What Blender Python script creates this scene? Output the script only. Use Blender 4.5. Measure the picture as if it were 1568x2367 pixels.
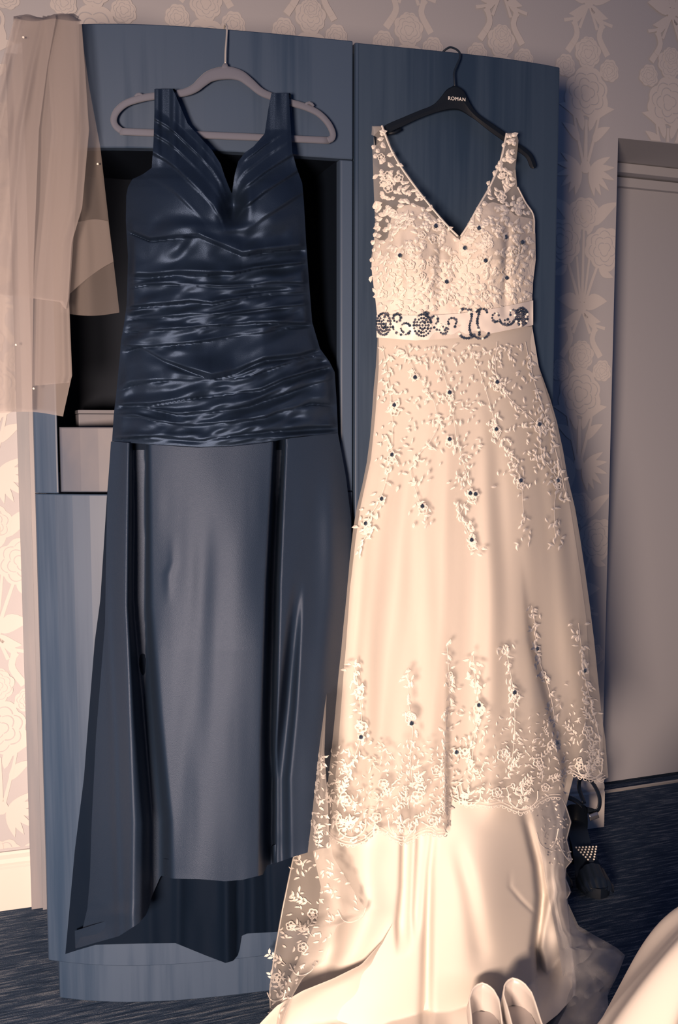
import bpy, bmesh, math, random
import numpy as np
from mathutils import Vector, Matrix

for o in list(bpy.data.objects):
    bpy.data.objects.remove(o, do_unlink=True)
random.seed(7)
RNG = np.random.RandomState(11)
scene = bpy.context.scene
COL = scene.collection

# ------------------------------------------------------------------ camera
FPX, IW, IH = 2200.0, 1568.0, 2367.0
HORIZON, YAW, CAM_Z = 985.0, 19.5, 1.18
PITCH = math.atan((IH / 2 - HORIZON) / FPX)
th = math.radians(YAW)
FWD = np.array([math.sin(th) * math.cos(PITCH), math.cos(th) * math.cos(PITCH), -math.sin(PITCH)])
RIGHT = np.array([math.cos(th), -math.sin(th), 0.0])
UP = np.cross(RIGHT, FWD)
cd = bpy.data.cameras.new('camera')
cd.sensor_fit = 'VERTICAL'
cd.sensor_height = 36.0
cd.lens = 36.0 * FPX / IH
cd.clip_start = 0.05
cam = bpy.data.objects.new('camera', cd)
COL.objects.link(cam)
M = Matrix(((RIGHT[0], UP[0], -FWD[0], 0), (RIGHT[1], UP[1], -FWD[1], 0), (RIGHT[2], UP[2], -FWD[2], CAM_Z), (0, 0, 0, 1)))
cam.matrix_world = M
scene.camera = cam

# ------------------------------------------------------------------ world, lights, exposure
world = bpy.data.worlds.new('world')
scene.world = world
world.use_nodes = True
bg = world.node_tree.nodes['Background']
bg.inputs[0].default_value = (0.33, 0.49, 0.98, 1)
bg.inputs[1].default_value = 0.13


def area_light(name, loc, target, size, power, color, spread=180):
    ld = bpy.data.lights.new(name, 'AREA')
    ld.shape = 'DISK'
    ld.size = size
    ld.energy = power
    ld.color = color
    ld.spread = math.radians(spread)
    o = bpy.data.objects.new(name, ld)
    COL.objects.link(o)
    o.location = loc
    d = Vector(target) - Vector(loc)
    o.rotation_euler = d.to_track_quat('-Z', 'Y').to_euler()
    return o


area_light('softbox_light', (-1.05, -1.0, 0.80), (0.12, 2.2, 0.58), 0.60, 59, (1.0, 0.705, 0.52), 84)

vs = scene.view_settings
vs.view_transform = 'Standard'
vs.look = 'None'
vs.gamma = 1
vs.use_curve_mapping = False
vs.exposure = 0.0
try:
    scene.cycles.transparent_max_bounces = 24
except Exception:
    pass


# ------------------------------------------------------------------ geometry maths
def rays(px, py):
    px = np.asarray(px, float)
    py = np.asarray(py, float)
    px, py = np.broadcast_arrays(px, py)
    return FWD + RIGHT * ((px - IW / 2) / FPX)[..., None] + UP * ((IH / 2 - py) / FPX)[..., None]


_FS = np.array([0.05, 0.17, 0.21, 0.45, 0.68, 0.88, 1.122])
_FC = np.array([1.968, 1.90, 1.882, 1.835, 1.802, 1.788, 1.785])
_FP = np.polyfit(_FS, _FC, 4)


def F(s):
    """depth of the bowed wardrobe front at wall position s"""
    return np.polyval(_FP, np.clip(s, 0.04, 1.13))


def P(px, py, off):
    """world point seen at (px, py), standing off metres in front of the wardrobe front"""
    d = rays(px, py)
    off = np.asarray(off, float)
    c = np.full(d.shape[:-1], 1.82)
    for _ in range(8):
        s = d[..., 0] / d[..., 1] * c
        c = F(s) - off
    w = d * (c / d[..., 1])[..., None]
    w[..., 2] += CAM_Z
    return w


def PY(px, py, c):
    d = rays(px, py)
    w = d * (c / d[..., 1])[..., None]
    w[..., 2] += CAM_Z
    return w


def PZ(px, py, z):
    d = rays(px, py)
    w = d * ((z - CAM_Z) / d[..., 2])[..., None]
    w[..., 2] += CAM_Z
    return w


def on_floor(w, px, py, z0):
    """keep a point above the floor: slide it along its own sight line to height z0 where it would sink"""
    z0 = np.broadcast_to(np.asarray(z0, float), w.shape[:-1])
    d = rays(px, py)
    low = w[..., 2] < z0
    t = (z0 - CAM_Z) / np.minimum(d[..., 2], -1e-4)
    alt = d * t[..., None]
    alt[..., 2] += CAM_Z
    return np.where(low[..., None], alt, w)


def pl(pts, y):
    """x along a polyline given as (x, y) with y increasing"""
    a = np.array(pts, float)
    return np.interp(y, a[:, 1], a[:, 0])


def plx(pts, x):
    a = np.array(pts, float)
    return np.interp(x, a[:, 0], a[:, 1])


def sstep(a, b, x):
    t = np.clip((np.asarray(x, float) - a) / (b - a), 0, 1)
    return t * t * (3 - 2 * t)


_NT = np.random.RandomState(5).rand(64, 64)


def noise(x, y):
    x = np.asarray(x, float)
    y = np.asarray(y, float)
    xi = np.floor(x).astype(int)
    yi = np.floor(y).astype(int)
    fx = x - xi
    fy = y - yi
    fx = fx * fx * (3 - 2 * fx)
    fy = fy * fy * (3 - 2 * fy)
    g = lambda i, j: _NT[i % 64, j % 64]
    return ((g(xi, yi) * (1 - fx) + g(xi + 1, yi) * fx) * (1 - fy) + (g(xi, yi + 1) * (1 - fx) + g(xi + 1, yi + 1) * fx) * fy) * 2 - 1


def folds(x, y, lst):
    """sum of long creases: (polyline, width at top, width at bottom, height, y0, y1)"""
    h = np.zeros(np.broadcast(x, y).shape)
    for line, w0, w1, a, y0, y1, *ex in lst:
        xl = pl(line, y)
        k = np.clip((y - y0) / (y1 - y0), 0, 1)
        w = w0 + (w1 - w0) * k
        win = sstep(y0 - 60, y0 + (240 if y1 - y0 > 420 else 60), y) * (1 - sstep(y1 - 60, y1 + 30, y))
        if ex and ex[0] == 's':
            h = h + a * (0.5 + 0.5 * np.tanh((x - xl) / w)) * win
            continue
        h = h + a * np.exp(-np.abs((x - xl) / w) ** (ex[0] if ex else 2)) * win
    return h


# ------------------------------------------------------------------ object helpers
def new_obj(name, me, mat=None, parent=None):
    o = bpy.data.objects.new(name, me)
    COL.objects.link(o)
    if mat is not None and me is not None and len(me.materials) == 0:
        me.materials.append(mat)
    if parent is not None:
        o.parent = parent
    return o


def tag(o, label=None, cat=None, group=None, kind=None):
    if label:
        o['label'] = label
    if cat:
        o['category'] = cat
    if group:
        o['group'] = group
    if kind:
        o['kind'] = kind
    return o


def thing(name, label, cat, loc=(0, 0, 0), group=None):
    o = bpy.data.objects.new(name, None)
    o.empty_display_size = 0.05
    COL.objects.link(o)
    o.location = Vector(loc)
    return tag(o, label, cat, group)


def rel(pts, parent):
    pts = np.asarray(pts, float).reshape(-1, 3)
    if parent is not None:
        L = np.array(parent.location)
        q = parent.parent
        while q is not None:
            L = L + np.array(q.location)
            q = q.parent
        pts = pts - L
    return pts


def mesh_obj(name, verts, faces, mat, parent=None, smooth=False):
    me = bpy.data.meshes.new(name)
    me.from_pydata([tuple(map(float, v)) for v in rel(verts, parent)], [], [tuple(map(int, f)) for f in faces])
    if smooth:
        me.polygons.foreach_set('use_smooth', [True] * len(me.polygons))
    me.update()
    return new_obj(name, me, mat, parent)


def grid_faces(nr, nc, close=False, base=0):
    f = []
    for i in range(nr - 1):
        for j in range(nc if close else nc - 1):
            k = (j + 1) % nc
            f.append((base + i * nc + j, base + (i + 1) * nc + j, base + (i + 1) * nc + k, base + i * nc + k))
    return f


def grid_obj(name, W, mat, parent=None, close=False, smooth=True):
    nr, nc = W.shape[:2]
    return mesh_obj(name, W.reshape(-1, 3), grid_faces(nr, nc, close), mat, parent, smooth)


def multi_grid_obj(name, Ws, mat, parent=None, smooth=True, closes=None):
    V, Fc, b = [], [], 0
    for i, W in enumerate(Ws):
        nr, nc = W.shape[:2]
        V.append(W.reshape(-1, 3))
        Fc += grid_faces(nr, nc, bool(closes and closes[i]), b)
        b += nr * nc
    return mesh_obj(name, np.concatenate(V), Fc, mat, parent, smooth)


def box(name, x0, x1, y0, y1, z0, z1, mat, parent=None, bevel=0.0):
    v = [(x, y, z) for x in (x0, x1) for y in (y0, y1) for z in (z0, z1)]
    f = [(0, 1, 3, 2), (4, 6, 7, 5), (0, 4, 5, 1), (2, 3, 7, 6), (0, 2, 6, 4), (1, 5, 7, 3)]
    o = mesh_obj(name, v, f, mat, parent)
    if bevel:
        m = o.modifiers.new('bevel', 'BEVEL')
        m.width = bevel
        m.segments = 2
    return o


def sweep_grid(pts, widths, thicks, normal=(0, -1, 0), n=10, closed=False, power=0.7):
    """rounded strip swept along 3-D points: width across, thick along the normal"""
    pts = np.asarray(pts, float)
    m = len(pts)
    widths = np.broadcast_to(np.asarray(widths, float), (m,))
    thicks = np.broadcast_to(np.asarray(thicks, float), (m,))
    if closed:
        T = np.roll(pts, -1, 0) - np.roll(pts, 1, 0)
    else:
        T = np.gradient(pts, axis=0)
    T /= np.linalg.norm(T, axis=1)[:, None] + 1e-9
    N = np.tile(np.asarray(normal, float), (m, 1))
    N = N - T * (N * T).sum(1)[:, None]
    N /= np.linalg.norm(N, axis=1)[:, None] + 1e-9
    B = np.cross(T, N)
    a = np.linspace(0, 2 * math.pi, n, endpoint=False)
    ca = np.sign(np.cos(a)) * np.abs(np.cos(a)) ** power
    sa = np.sign(np.sin(a)) * np.abs(np.sin(a)) ** power
    W = pts[:, None, :] + B[:, None, :] * (ca[None, :] * widths[:, None] / 2)[..., None] + N[:, None, :] * (sa[None, :] * thicks[:, None] / 2)[..., None]
    if closed:
        W = np.concatenate([W, W[:1]], 0)
    return W


def capped_sweep(name, pts, widths, thicks, mat, parent=None, normal=(0, -1, 0), n=10, closed=False, power=0.7):
    W = sweep_grid(pts, widths, thicks, normal, n, closed, power)
    nr = W.shape[0]
    f = grid_faces(nr, n, True)
    if not closed:
        f.append(tuple(range(n)))
        f.append(tuple((nr - 1) * n + k for k in reversed(range(n))))
    return mesh_obj(name, W.reshape(-1, 3), f, mat, parent, True)


def smooth_path(pts, n, closed=False):
    """Catmull-Rom resample"""
    p = np.asarray(pts, float)
    if closed:
        q = np.concatenate([p[-1:], p, p[:2]])
        segs = len(p)
    else:
        q = np.concatenate([2 * p[:1] - p[1:2], p, 2 * p[-1:] - p[-2:-1]])
        segs = len(p) - 1
    t = np.linspace(0, segs, n, endpoint=not closed)
    i = np.minimum(t.astype(int), segs - 1)
    u = (t - i)[:, None]
    a, b, c, d = q[i], q[i + 1], q[i + 2], q[i + 3]
    return 0.5 * (2 * b + (c - a) * u + (2 * a - 5 * b + 4 * c - d) * u ** 2 + (3 * b - a - 3 * c + d) * u ** 3)


# ------------------------------------------------------------------ materials
def mat_new(name):
    m = bpy.data.materials.new(name)
    m.use_nodes = True
    nt = m.node_tree
    return m, nt, nt.nodes['Principled BSDF']


def plain(name, col, rough=0.6, spec=0.4, metal=0.0, sheen=0.0, sheen_rough=0.4, bump=0.0, bscale=200.0, sheen_tint=None):
    m, nt, b = mat_new(name)
    b.inputs['Base Color'].default_value = (*col, 1)
    b.inputs['Roughness'].default_value = rough
    b.inputs['Specular IOR Level'].default_value = spec
    b.inputs['Metallic'].default_value = metal
    if sheen:
        b.inputs['Sheen Weight'].default_value = sheen
        b.inputs['Sheen Roughness'].default_value = sheen_rough
        if sheen_tint:
            b.inputs['Sheen Tint'].default_value = (*sheen_tint, 1)
    if bump:
        tc = nt.nodes.new('ShaderNodeTexCoord')
        n = nt.nodes.new('ShaderNodeTexNoise')
        n.inputs['Scale'].default_value = bscale
        n.inputs['Detail'].default_value = 3
        bp = nt.nodes.new('ShaderNodeBump')
        bp.inputs['Strength'].default_value = bump
        bp.inputs['Distance'].default_value = 0.002
        nt.links.new(tc.outputs['Object'], n.inputs['Vector'])
        nt.links.new(n.outputs['Fac'], bp.inputs['Height'])
        nt.links.new(bp.outputs['Normal'], b.inputs['Normal'])
    return m


def ramp(nt, stops):
    r = nt.nodes.new('ShaderNodeValToRGB')
    e = r.color_ramp.elements
    e[0].position, e[0].color = stops[0][0], (*stops[0][1], 1)
    e[1].position, e[1].color = stops[-1][0], (*stops[-1][1], 1)
    for p, c in stops[1:-1]:
        k = e.new(p)
        k.color = (*c, 1)
    return r


def wood(name, dark, light, seed=0.0):
    m, nt, b = mat_new(name)
    L = nt.links.new
    tc = nt.nodes.new('ShaderNodeTexCoord')
    mp = nt.nodes.new('ShaderNodeMapping')
    mp.inputs['Location'].default_value = (seed, seed * 0.7, 0)
    mp.inputs['Scale'].default_value = (1.0, 1.0, 0.16)
    L(tc.outputs['Object'], mp.inputs['Vector'])
    n1 = nt.nodes.new('ShaderNodeTexNoise')
    n1.inputs['Scale'].default_value = 5.0
    n1.inputs['Detail'].default_value = 3.0
    n1.inputs['Distortion'].default_value = 0.6
    L(mp.outputs['Vector'], n1.inputs['Vector'])
    # cathedral figure: rings of the stretched noise
    mul = nt.nodes.new('ShaderNodeMath')
    mul.operation = 'MULTIPLY'
    mul.inputs[1].default_value = 26.0
    L(n1.outputs['Fac'], mul.inputs[0])
    sn = nt.nodes.new('ShaderNodeMath')
    sn.operation = 'SINE'
    L(mul.outputs[0], sn.inputs[0])
    mp2 = nt.nodes.new('ShaderNodeMapping')
    mp2.inputs['Scale'].default_value = (22.0, 22.0, 0.9)
    L(tc.outputs['Object'], mp2.inputs['Vector'])
    n2 = nt.nodes.new('ShaderNodeTexNoise')
    n2.inputs['Scale'].default_value = 3.0
    n2.inputs['Detail'].default_value = 4.0
    L(mp2.outputs['Vector'], n2.inputs['Vector'])
    ma = nt.nodes.new('ShaderNodeMath')
    ma.operation = 'MULTIPLY_ADD'
    ma.inputs[1].default_value = 0.018
    L(sn.outputs[0], ma.inputs[0])
    sc_ = nt.nodes.new('ShaderNodeMath')
    sc_.operation = 'MULTIPLY_ADD'
    sc_.inputs[1].default_value = 0.40
    sc_.inputs[2].default_value = 0.30
    L(n2.outputs['Fac'], sc_.inputs[0])
    L(sc_.outputs[0], ma.inputs[2])
    ad = nt.nodes.new('ShaderNodeMath')
    ad.operation = 'MULTIPLY_ADD'
    ad.inputs[1].default_value = 0.9
    L(n1.outputs['Fac'], ad.inputs[0])
    L(ma.outputs[0], ad.inputs[2])
    r = ramp(nt, [(0.70, dark), (1.0, light)])
    r.color_ramp.interpolation = 'EASE'
    L(ad.outputs[0], r.inputs['Fac'])
    L(r.outputs['Color'], b.inputs['Base Color'])
    b.inputs['Roughness'].default_value = 0.42
    b.inputs['Specular IOR Level'].default_value = 0.35
    return m


def tulle(name, col, alpha, trans=0.35):
    m = bpy.data.materials.new(name)
    m.use_nodes = True
    nt = m.node_tree
    nt.nodes.clear()
    L = nt.links.new
    out = nt.nodes.new('ShaderNodeOutputMaterial')
    mix = nt.nodes.new('ShaderNodeMixShader')
    tr = nt.nodes.new('ShaderNodeBsdfTransparent')
    df = nt.nodes.new('ShaderNodeBsdfDiffuse')
    tl = nt.nodes.new('ShaderNodeBsdfTranslucent')
    m2 = nt.nodes.new('ShaderNodeMixShader')
    df.inputs['Color'].default_value = (*col, 1)
    tl.inputs['Color'].default_value = (*col, 1)
    m2.inputs[0].default_value = trans
    L(df.outputs[0], m2.inputs[1])
    L(tl.outputs[0], m2.inputs[2])
    # the net looks denser where it is seen edge-on
    lw = nt.nodes.new('ShaderNodeLayerWeight')
    lw.inputs['Blend'].default_value = 0.35
    ma = nt.nodes.new('ShaderNodeMath')
    ma.operation = 'MULTIPLY_ADD'
    ma.use_clamp = True
    ma.inputs[1].default_value = 0.45 * (1 - alpha)
    ma.inputs[2].default_value = alpha
    L(lw.outputs['Facing'], ma.inputs[0])
    L(ma.outputs[0], mix.inputs[0])
    L(tr.outputs[0], mix.inputs[1])
    L(m2.outputs[0], mix.inputs[2])
    L(mix.outputs[0], out.inputs['Surface'])
    return m


def carpet_mat():
    m, nt, b = mat_new('carpet')
    L = nt.links.new
    tc = nt.nodes.new('ShaderNodeTexCoord')
    mp = nt.nodes.new('ShaderNodeMapping')
    mp.inputs['Scale'].default_value = (11.0, 120.0, 1.0)
    L(tc.outputs['Object'], mp.inputs['Vector'])
    n = nt.nodes.new('ShaderNodeTexNoise')
    n.inputs['Scale'].default_value = 1.0
    n.inputs['Detail'].default_value = 5.0
    n.inputs['Roughness'].default_value = 0.65
    L(mp.outputs['Vector'], n.inputs['Vector'])
    n3 = nt.nodes.new('ShaderNodeTexNoise')
    n3.inputs['Scale'].default_value = 420.0
    n3.inputs['Detail'].default_value = 2.0
    L(tc.outputs['Object'], n3.inputs['Vector'])
    ad = nt.nodes.new('ShaderNodeMath')
    ad.operation = 'MULTIPLY_ADD'
    ad.inputs[1].default_value = 0.35
    L(n3.outputs['Fac'], ad.inputs[0])
    L(n.outputs['Fac'], ad.inputs[2])
    r = ramp(nt, [(0.52, (0.020, 0.040, 0.080)), (0.70, (0.046, 0.075, 0.130)), (0.82, (0.19, 0.225, 0.28))])
    L(ad.outputs[0], r.inputs['Fac'])
    L(r.outputs['Color'], b.inputs['Base Color'])
    b.inputs['Roughness'].default_value = 0.95
    b.inputs['Specular IOR Level'].default_value = 0.1
    bp = nt.nodes.new('ShaderNodeBump')
    bp.inputs['Strength'].default_value = 0.8
    bp.inputs['Distance'].default_value = 0.004
    L(ad.outputs[0], bp.inputs['Height'])
    L(bp.outputs['Normal'], b.inputs['Normal'])
    return m


def blotch(name, a, bcol, scale, rough=0.6, spec=0.3, stretch=(1, 1, 1)):
    m, nt, b = mat_new(name)
    L = nt.links.new
    tc = nt.nodes.new('ShaderNodeTexCoord')
    mp = nt.nodes.new('ShaderNodeMapping')
    mp.inputs['Scale'].default_value = stretch
    L(tc.outputs['Object'], mp.inputs['Vector'])
    n = nt.nodes.new('ShaderNodeTexNoise')
    n.inputs['Scale'].default_value = scale
    n.inputs['Detail'].default_value = 4
    L(mp.outputs['Vector'], n.inputs['Vector'])
    r = ramp(nt, [(0.35, a), (0.68, bcol)])
    L(n.outputs['Fac'], r.inputs['Fac'])
    L(r.outputs['Color'], b.inputs['Base Color'])
    b.inputs['Roughness'].default_value = rough
    b.inputs['Specular IOR Level'].default_value = spec
    return m


MT = {}
MT['wallpaper'] = plain('wallpaper_ground', (0.40, 0.41, 0.455), 0.75, 0.2, bump=0.08, bscale=300)
MT['print'] = plain('wallpaper_print', (0.535, 0.52, 0.53), 0.8, 0.15)
MT['paint'] = plain('white_paint', (0.60, 0.58, 0.575), 0.5, 0.3)
MT['doorpaint'] = plain('door_paint', (0.39, 0.405, 0.455), 0.6, 0.25)
MT['trim'] = blotch('trim_paint', (0.15, 0.17, 0.215), (0.235, 0.235, 0.27), 3.0, 0.5, 0.4, (8, 8, 0.6))
MT['carpet'] = carpet_mat()
MT['wood'] = wood('dark_veneer', (0.020, 0.043, 0.090), (0.047, 0.077, 0.136))
MT['wood2'] = wood('dark_veneer_cupboard', (0.018, 0.037, 0.076), (0.036, 0.062, 0.110), 3.3)
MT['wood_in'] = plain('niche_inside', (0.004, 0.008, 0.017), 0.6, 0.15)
MT['drawer'] = blotch('drawer_front_veneer', (0.065, 0.082, 0.125), (0.120, 0.122, 0.150), 9.0, 0.5, 0.3, (1.0, 1.0, 0.5))
MT['velvet'] = plain('grey_velvet', (0.125, 0.14, 0.195), 0.9, 0.1, sheen=0.2, sheen_rough=0.5)
MT['chrome'] = plain('chrome', (0.75, 0.72, 0.68), 0.28, 0.8, metal=0.6)
MT['black'] = plain('black_plastic', (0.006, 0.010, 0.018), 0.5, 0.25)
MT['blackmetal'] = plain('black_metal', (0.012, 0.02, 0.035), 0.35, 0.5)
MT['letter'] = plain('white_lettering', (0.85, 0.85, 0.85), 0.6, 0.2)
MT['navy'] = plain('navy_satin', (0.024, 0.045, 0.090), 0.43, 0.5, metal=0.72, bump=0.3, bscale=1100)
MT['navyskirt'] = plain('navy_satin_skirt', (0.016, 0.033, 0.070), 0.50, 0.45, metal=0.35, bump=0.3, bscale=1100)
MT['navyin_shade'] = plain('navy_lining_shade', (0.003, 0.008, 0.020), 0.7, 0.06)  # near-black: bodice lining, and shade put into the skirt back's colour
MT['satin'] = plain('cream_satin', (0.70, 0.665, 0.63), 0.58, 0.25)
MT['lace'] = plain('ivory_thread', (0.82, 0.785, 0.75), 0.6, 0.25)
MT['bodice'] = plain('ivory_bodice', (0.72, 0.68, 0.65), 0.6, 0.3, bump=0.5, bscale=160)
MT['tulle'] = tulle('ivory_tulle', (0.70, 0.67, 0.645), 0.34)
MT['tulle_thin'] = tulle('ivory_tulle_thin', (0.66, 0.68, 0.74), 0.24)
MT['yoke'] = tulle('yoke_tulle', (0.80, 0.77, 0.75), 0.30)
MT['veil'] = tulle('veil_tulle', (0.42, 0.39, 0.40), 0.46, 0.3)
MT['veil_thin'] = tulle('veil_tulle_single', (0.50, 0.46, 0.465), 0.20, 0.3)
MT['gem'] = plain('dark_crystal', (0.10, 0.14, 0.21), 0.08, 0.9, metal=0.75)
MT['bead'] = plain('silver_bead', (0.34, 0.36, 0.42), 0.14, 0.9, metal=0.8)
MT['pearl'] = plain('bright_bead', (0.92, 0.9, 0.86), 0.15, 0.8)
MT['sash'] = plain('sash_satin', (0.78, 0.74, 0.72), 0.4, 0.4)
MT['shoe'] = plain('ivory_shoe_satin', (0.62, 0.59, 0.58), 0.34, 0.5)
MT['insole'] = plain('shoe_lining', (0.46, 0.43, 0.43), 0.6, 0.3)
MT['sandal'] = plain('black_satin_shoe', (0.008, 0.014, 0.026), 0.36, 0.7)
MT['box'] = blotch('pale_box', (0.105, 0.115, 0.150), (0.145, 0.145, 0.17), 12.0, 0.5, 0.3)

# ------------------------------------------------------------------ room shell
EDGE_S, LINTEL, DOOR_Y = 1.647, 1.980, 2.574


def wall_y(s):
    return 2.391 - 0.0437 * s


floor = mesh_obj('floor', [(-2.5, -1.5, 0), (4.0, -1.5, 0), (4.0, 2.9, 0), (-2.5, 2.9, 0), (-2.5, -1.5, -0.05), (4.0, -1.5, -0.05), (4.0, 2.9, -0.05), (-2.5, 2.9, -0.05)],
                 [(0, 1, 2, 3), (7, 6, 5, 4), (0, 4, 5, 1), (1, 5, 6, 2), (2, 6, 7, 3), (3, 7, 4, 0)], MT['carpet'])
tag(floor, 'dark navy carpet with fine woven streaks across the room', 'carpet', kind='structure')


def wall_block(s0, s1, z0, z1, depth, front=0.0):
    """front face follows the wall line, back at a constant depth"""
    v = []
    for s in (s0, s1):
        for y in (wall_y(s) - front, depth):
            for z in (z0, z1):
                v.append((s, y, z))
    f = [(0, 1, 3, 2), (4, 6, 7, 5), (0, 4, 5, 1), (2, 3, 7, 6), (0, 2, 6, 4), (1, 5, 7, 3)]
    return v, f


v1, f1 = wall_block(-2.5, EDGE_S, 0, 2.75, 2.70)
v2, f2 = wall_block(EDGE_S, 4.0, LINTEL, 2.75, 2.70)
v3, f3 = wall_block(EDGE_S + 0.80, 4.0, 0, LINTEL, 2.70)
wall = mesh_obj('wall_back', v1 + v2 + v3, f1 + [tuple(i + 8 for i in f) for f in f2] + [tuple(i + 16 for i in f) for f in f3], MT['wallpaper'])
tag(wall, 'grey damask wallpapered wall behind the wardrobe and around the door recess', 'wall', kind='structure')


# printed damask: flat flower, leaf and ribbon shapes on the wall
def leaf2(x, y, ang, L, w, bend=0.0, n=7):
    a = math.radians(ang)
    up_, dn = [], []
    for i in range(n + 1):
        t = i / n
        px_, py_ = t * L, bend * L * math.sin(math.pi * t)
        hw = w / 2 * math.sin(math.pi * t ** 0.8) ** 0.9
        up_.append((px_, py_ + hw))
        dn.append((px_, py_ - hw))
    pts = up_ + dn[::-1][1:-1]
    return [(x + p * math.cos(a) - q * math.sin(a), y + p * math.sin(a) + q * math.cos(a)) for p, q in pts]


def stroke2(pts, w0, w1, n=14):
    p = smooth_path(np.array(pts, float), n)
    T = np.gradient(p, axis=0)
    T /= np.linalg.norm(T, axis=1)[:, None] + 1e-9
    N = np.stack([-T[:, 1], T[:, 0]], 1)
    w = np.linspace(w0, w1, n)[:, None] / 2
    q = []
    A, B = p + N * w, p - N * w
    for i in range(n - 1):
        q.append([tuple(A[i]), tuple(A[i + 1]), tuple(B[i + 1]), tuple(B[i])])
    return q


def petal2(x, y, ang, r, w):
    a = math.radians(ang)
    pts = []
    for t in np.linspace(0, 2 * math.pi, 12, endpoint=False):
        p, q = r * (0.5 + 0.5 * math.cos(t)), w / 2 * math.sin(t) * (0.75 + 0.4 * math.cos(t))
        pts.append((x + p * math.cos(a) - q * math.sin(a), y + p * math.sin(a) + q * math.cos(a)))
    return pts


def peony2(x, y, r, rot=0):
    """scalloped flower head; petal edges are thin lines in the ground colour (marked 'g')"""
    P_ = []
    sil = []
    for k in range(64):
        a = 2 * math.pi * k / 64
        rr = r * (0.90 + 0.12 * abs(math.sin(4 * a + math.radians(rot))) + 0.05 * math.sin(3 * a + rot))
        sil.append((x + rr * math.cos(a), y + rr * math.sin(a)))
    P_.append(sil)
    lw = max(0.0016, r * 0.045)
    for ring_r, n, amp, off_ in ((0.24, 3, 0.10, 0), (0.46, 5, 0.14, 30), (0.70, 7, 0.13, 8)):
        for k in range(n):
            a0 = rot + off_ + k * 360 / n
            pts = []
            for t in np.linspace(-0.46, 0.46, 6):
                a = math.radians(a0 + t * 360 / n)
                rr = r * (ring_r + amp * math.cos(t * math.pi * 1.1))
                pts.append((x + rr * math.cos(a), y + rr * math.sin(a)))
            P_ += [('g', q) for q in stroke2(pts, lw, lw * 0.6, 8)]
    return P_


def motif_bouquet():
    S = []
    S += peony2(-0.068, 0.01, 0.062, 5) + peony2(0.066, -0.005, 0.060, 30) + peony2(0.0, 0.088, 0.046, 12)
    for sg in (-1, 1):
        S.append(leaf2(sg * 0.03, 0.055, 90 - sg * 48, 0.105, 0.034, 0.1 * sg))
        S.append(leaf2(sg * 0.012, 0.03, 90 - sg * 20, 0.06, 0.02))
        S.append(leaf2(sg * 0.05, -0.055, 90 - sg * 120, 0.055, 0.022, -0.1 * sg))
        S += stroke2([(sg * 0.05, -0.04), (sg * 0.028, -0.10), (sg * 0.006, -0.165)], 0.007, 0.009)
        S += stroke2([(sg * 0.02, -0.03), (sg * 0.012, -0.10), (sg * 0.003, -0.165)], 0.006, 0.007)
        S.append(leaf2(sg * 0.008, -0.172, 90 - sg * 72, 0.075, 0.042, 0.16 * sg))
        S.append(leaf2(sg * 0.006, -0.178, 90 - sg * 118, 0.062, 0.026, -0.15 * sg))
        S += stroke2([(sg * 0.006, -0.18), (sg * 0.04, -0.22), (sg * 0.035, -0.26), (sg * 0.062, -0.305)], 0.012, 0.018)
        for k, a in enumerate((8, 20, 33)):
            S += stroke2([(sg * 0.004, -0.185), (sg * (0.01 + 0.0022 * a * 0.4), -0.215), (sg * (0.012 + 0.0019 * a), -0.245 + 0.0006 * a)], 0.006, 0.009, 6)
    S += stroke2([(0.0, 0.045), (0.0, -0.06), (0.0, -0.17)], 0.006, 0.009)
    S.append([(0.013 * math.cos(t), -0.174 + 0.013 * math.sin(t)) for t in np.linspace(0, 6.283, 10, endpoint=False)])
    S += peony2(0.002, -0.285, 0.026, 0)
    return S


def motif_single():
    S = []
    S += peony2(0, 0.0, 0.068, 10) + peony2(0.0, 0.105, 0.040, 25)
    for sg in (-1, 1):
        S += peony2(sg * 0.068, 0.066, 0.030, 10)
        S.append(leaf2(sg * 0.012, -0.075, 90 - sg * 62, 0.085, 0.030, 0.15 * sg))
        S.append(leaf2(sg * 0.010, -0.10, 90 - sg * 28, 0.07, 0.022, 0.1 * sg))
        S += stroke2([(sg * 0.04, -0.055), (sg * 0.03, -0.10), (sg * 0.006, -0.19)], 0.006, 0.009)
        S.append(leaf2(sg * 0.02, -0.13, 90 - sg * 50, 0.072, 0.026, 0.1 * sg))
        for a in (60, 84, 108, 132, 152, 168):
            S.append(leaf2(sg * 0.014, -0.20, 90 - sg * a, 0.086 - abs(a - 120) * 0.0002, 0.019))
    S += stroke2([(0.0, -0.07), (0.0, -0.19)], 0.008, 0.012, 6)
    S.append([(0.017 * math.cos(t), -0.197 + 0.017 * math.sin(t)) for t in np.linspace(0, 6.283, 10, endpoint=False)])
    for k in range(3):
        S.append(leaf2(0, -0.285 - 0.012 * k, -90 + (k - 1) * 24, 0.045, 0.018))
    return S


def clip_poly(poly, rect):
    x0, x1, y0, y1 = rect

    def cut(p, inside, inter):
        out = []
        for i in range(len(p)):
            a, b = p[i - 1], p[i]
            if inside(b):
                if not inside(a):
                    out.append(inter(a, b))
                out.append(b)
            elif inside(a):
                out.append(inter(a, b))
        return out

    def ix(v):
        return lambda a, b: (v, a[1] + (b[1] - a[1]) * (v - a[0]) / (b[0] - a[0]))

    def iy(v):
        return lambda a, b: (a[0] + (b[0] - a[0]) * (v - a[1]) / (b[1] - a[1]), v)
    for ins, itr in ((lambda q: q[0] >= x0, ix(x0)), (lambda q: q[0] <= x1, ix(x1)), (lambda q: q[1] >= y0, iy(y0)), (lambda q: q[1] <= y1, iy(y1))):
        if not poly:
            return poly
        poly = cut(poly, ins, itr)
    return poly


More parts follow.
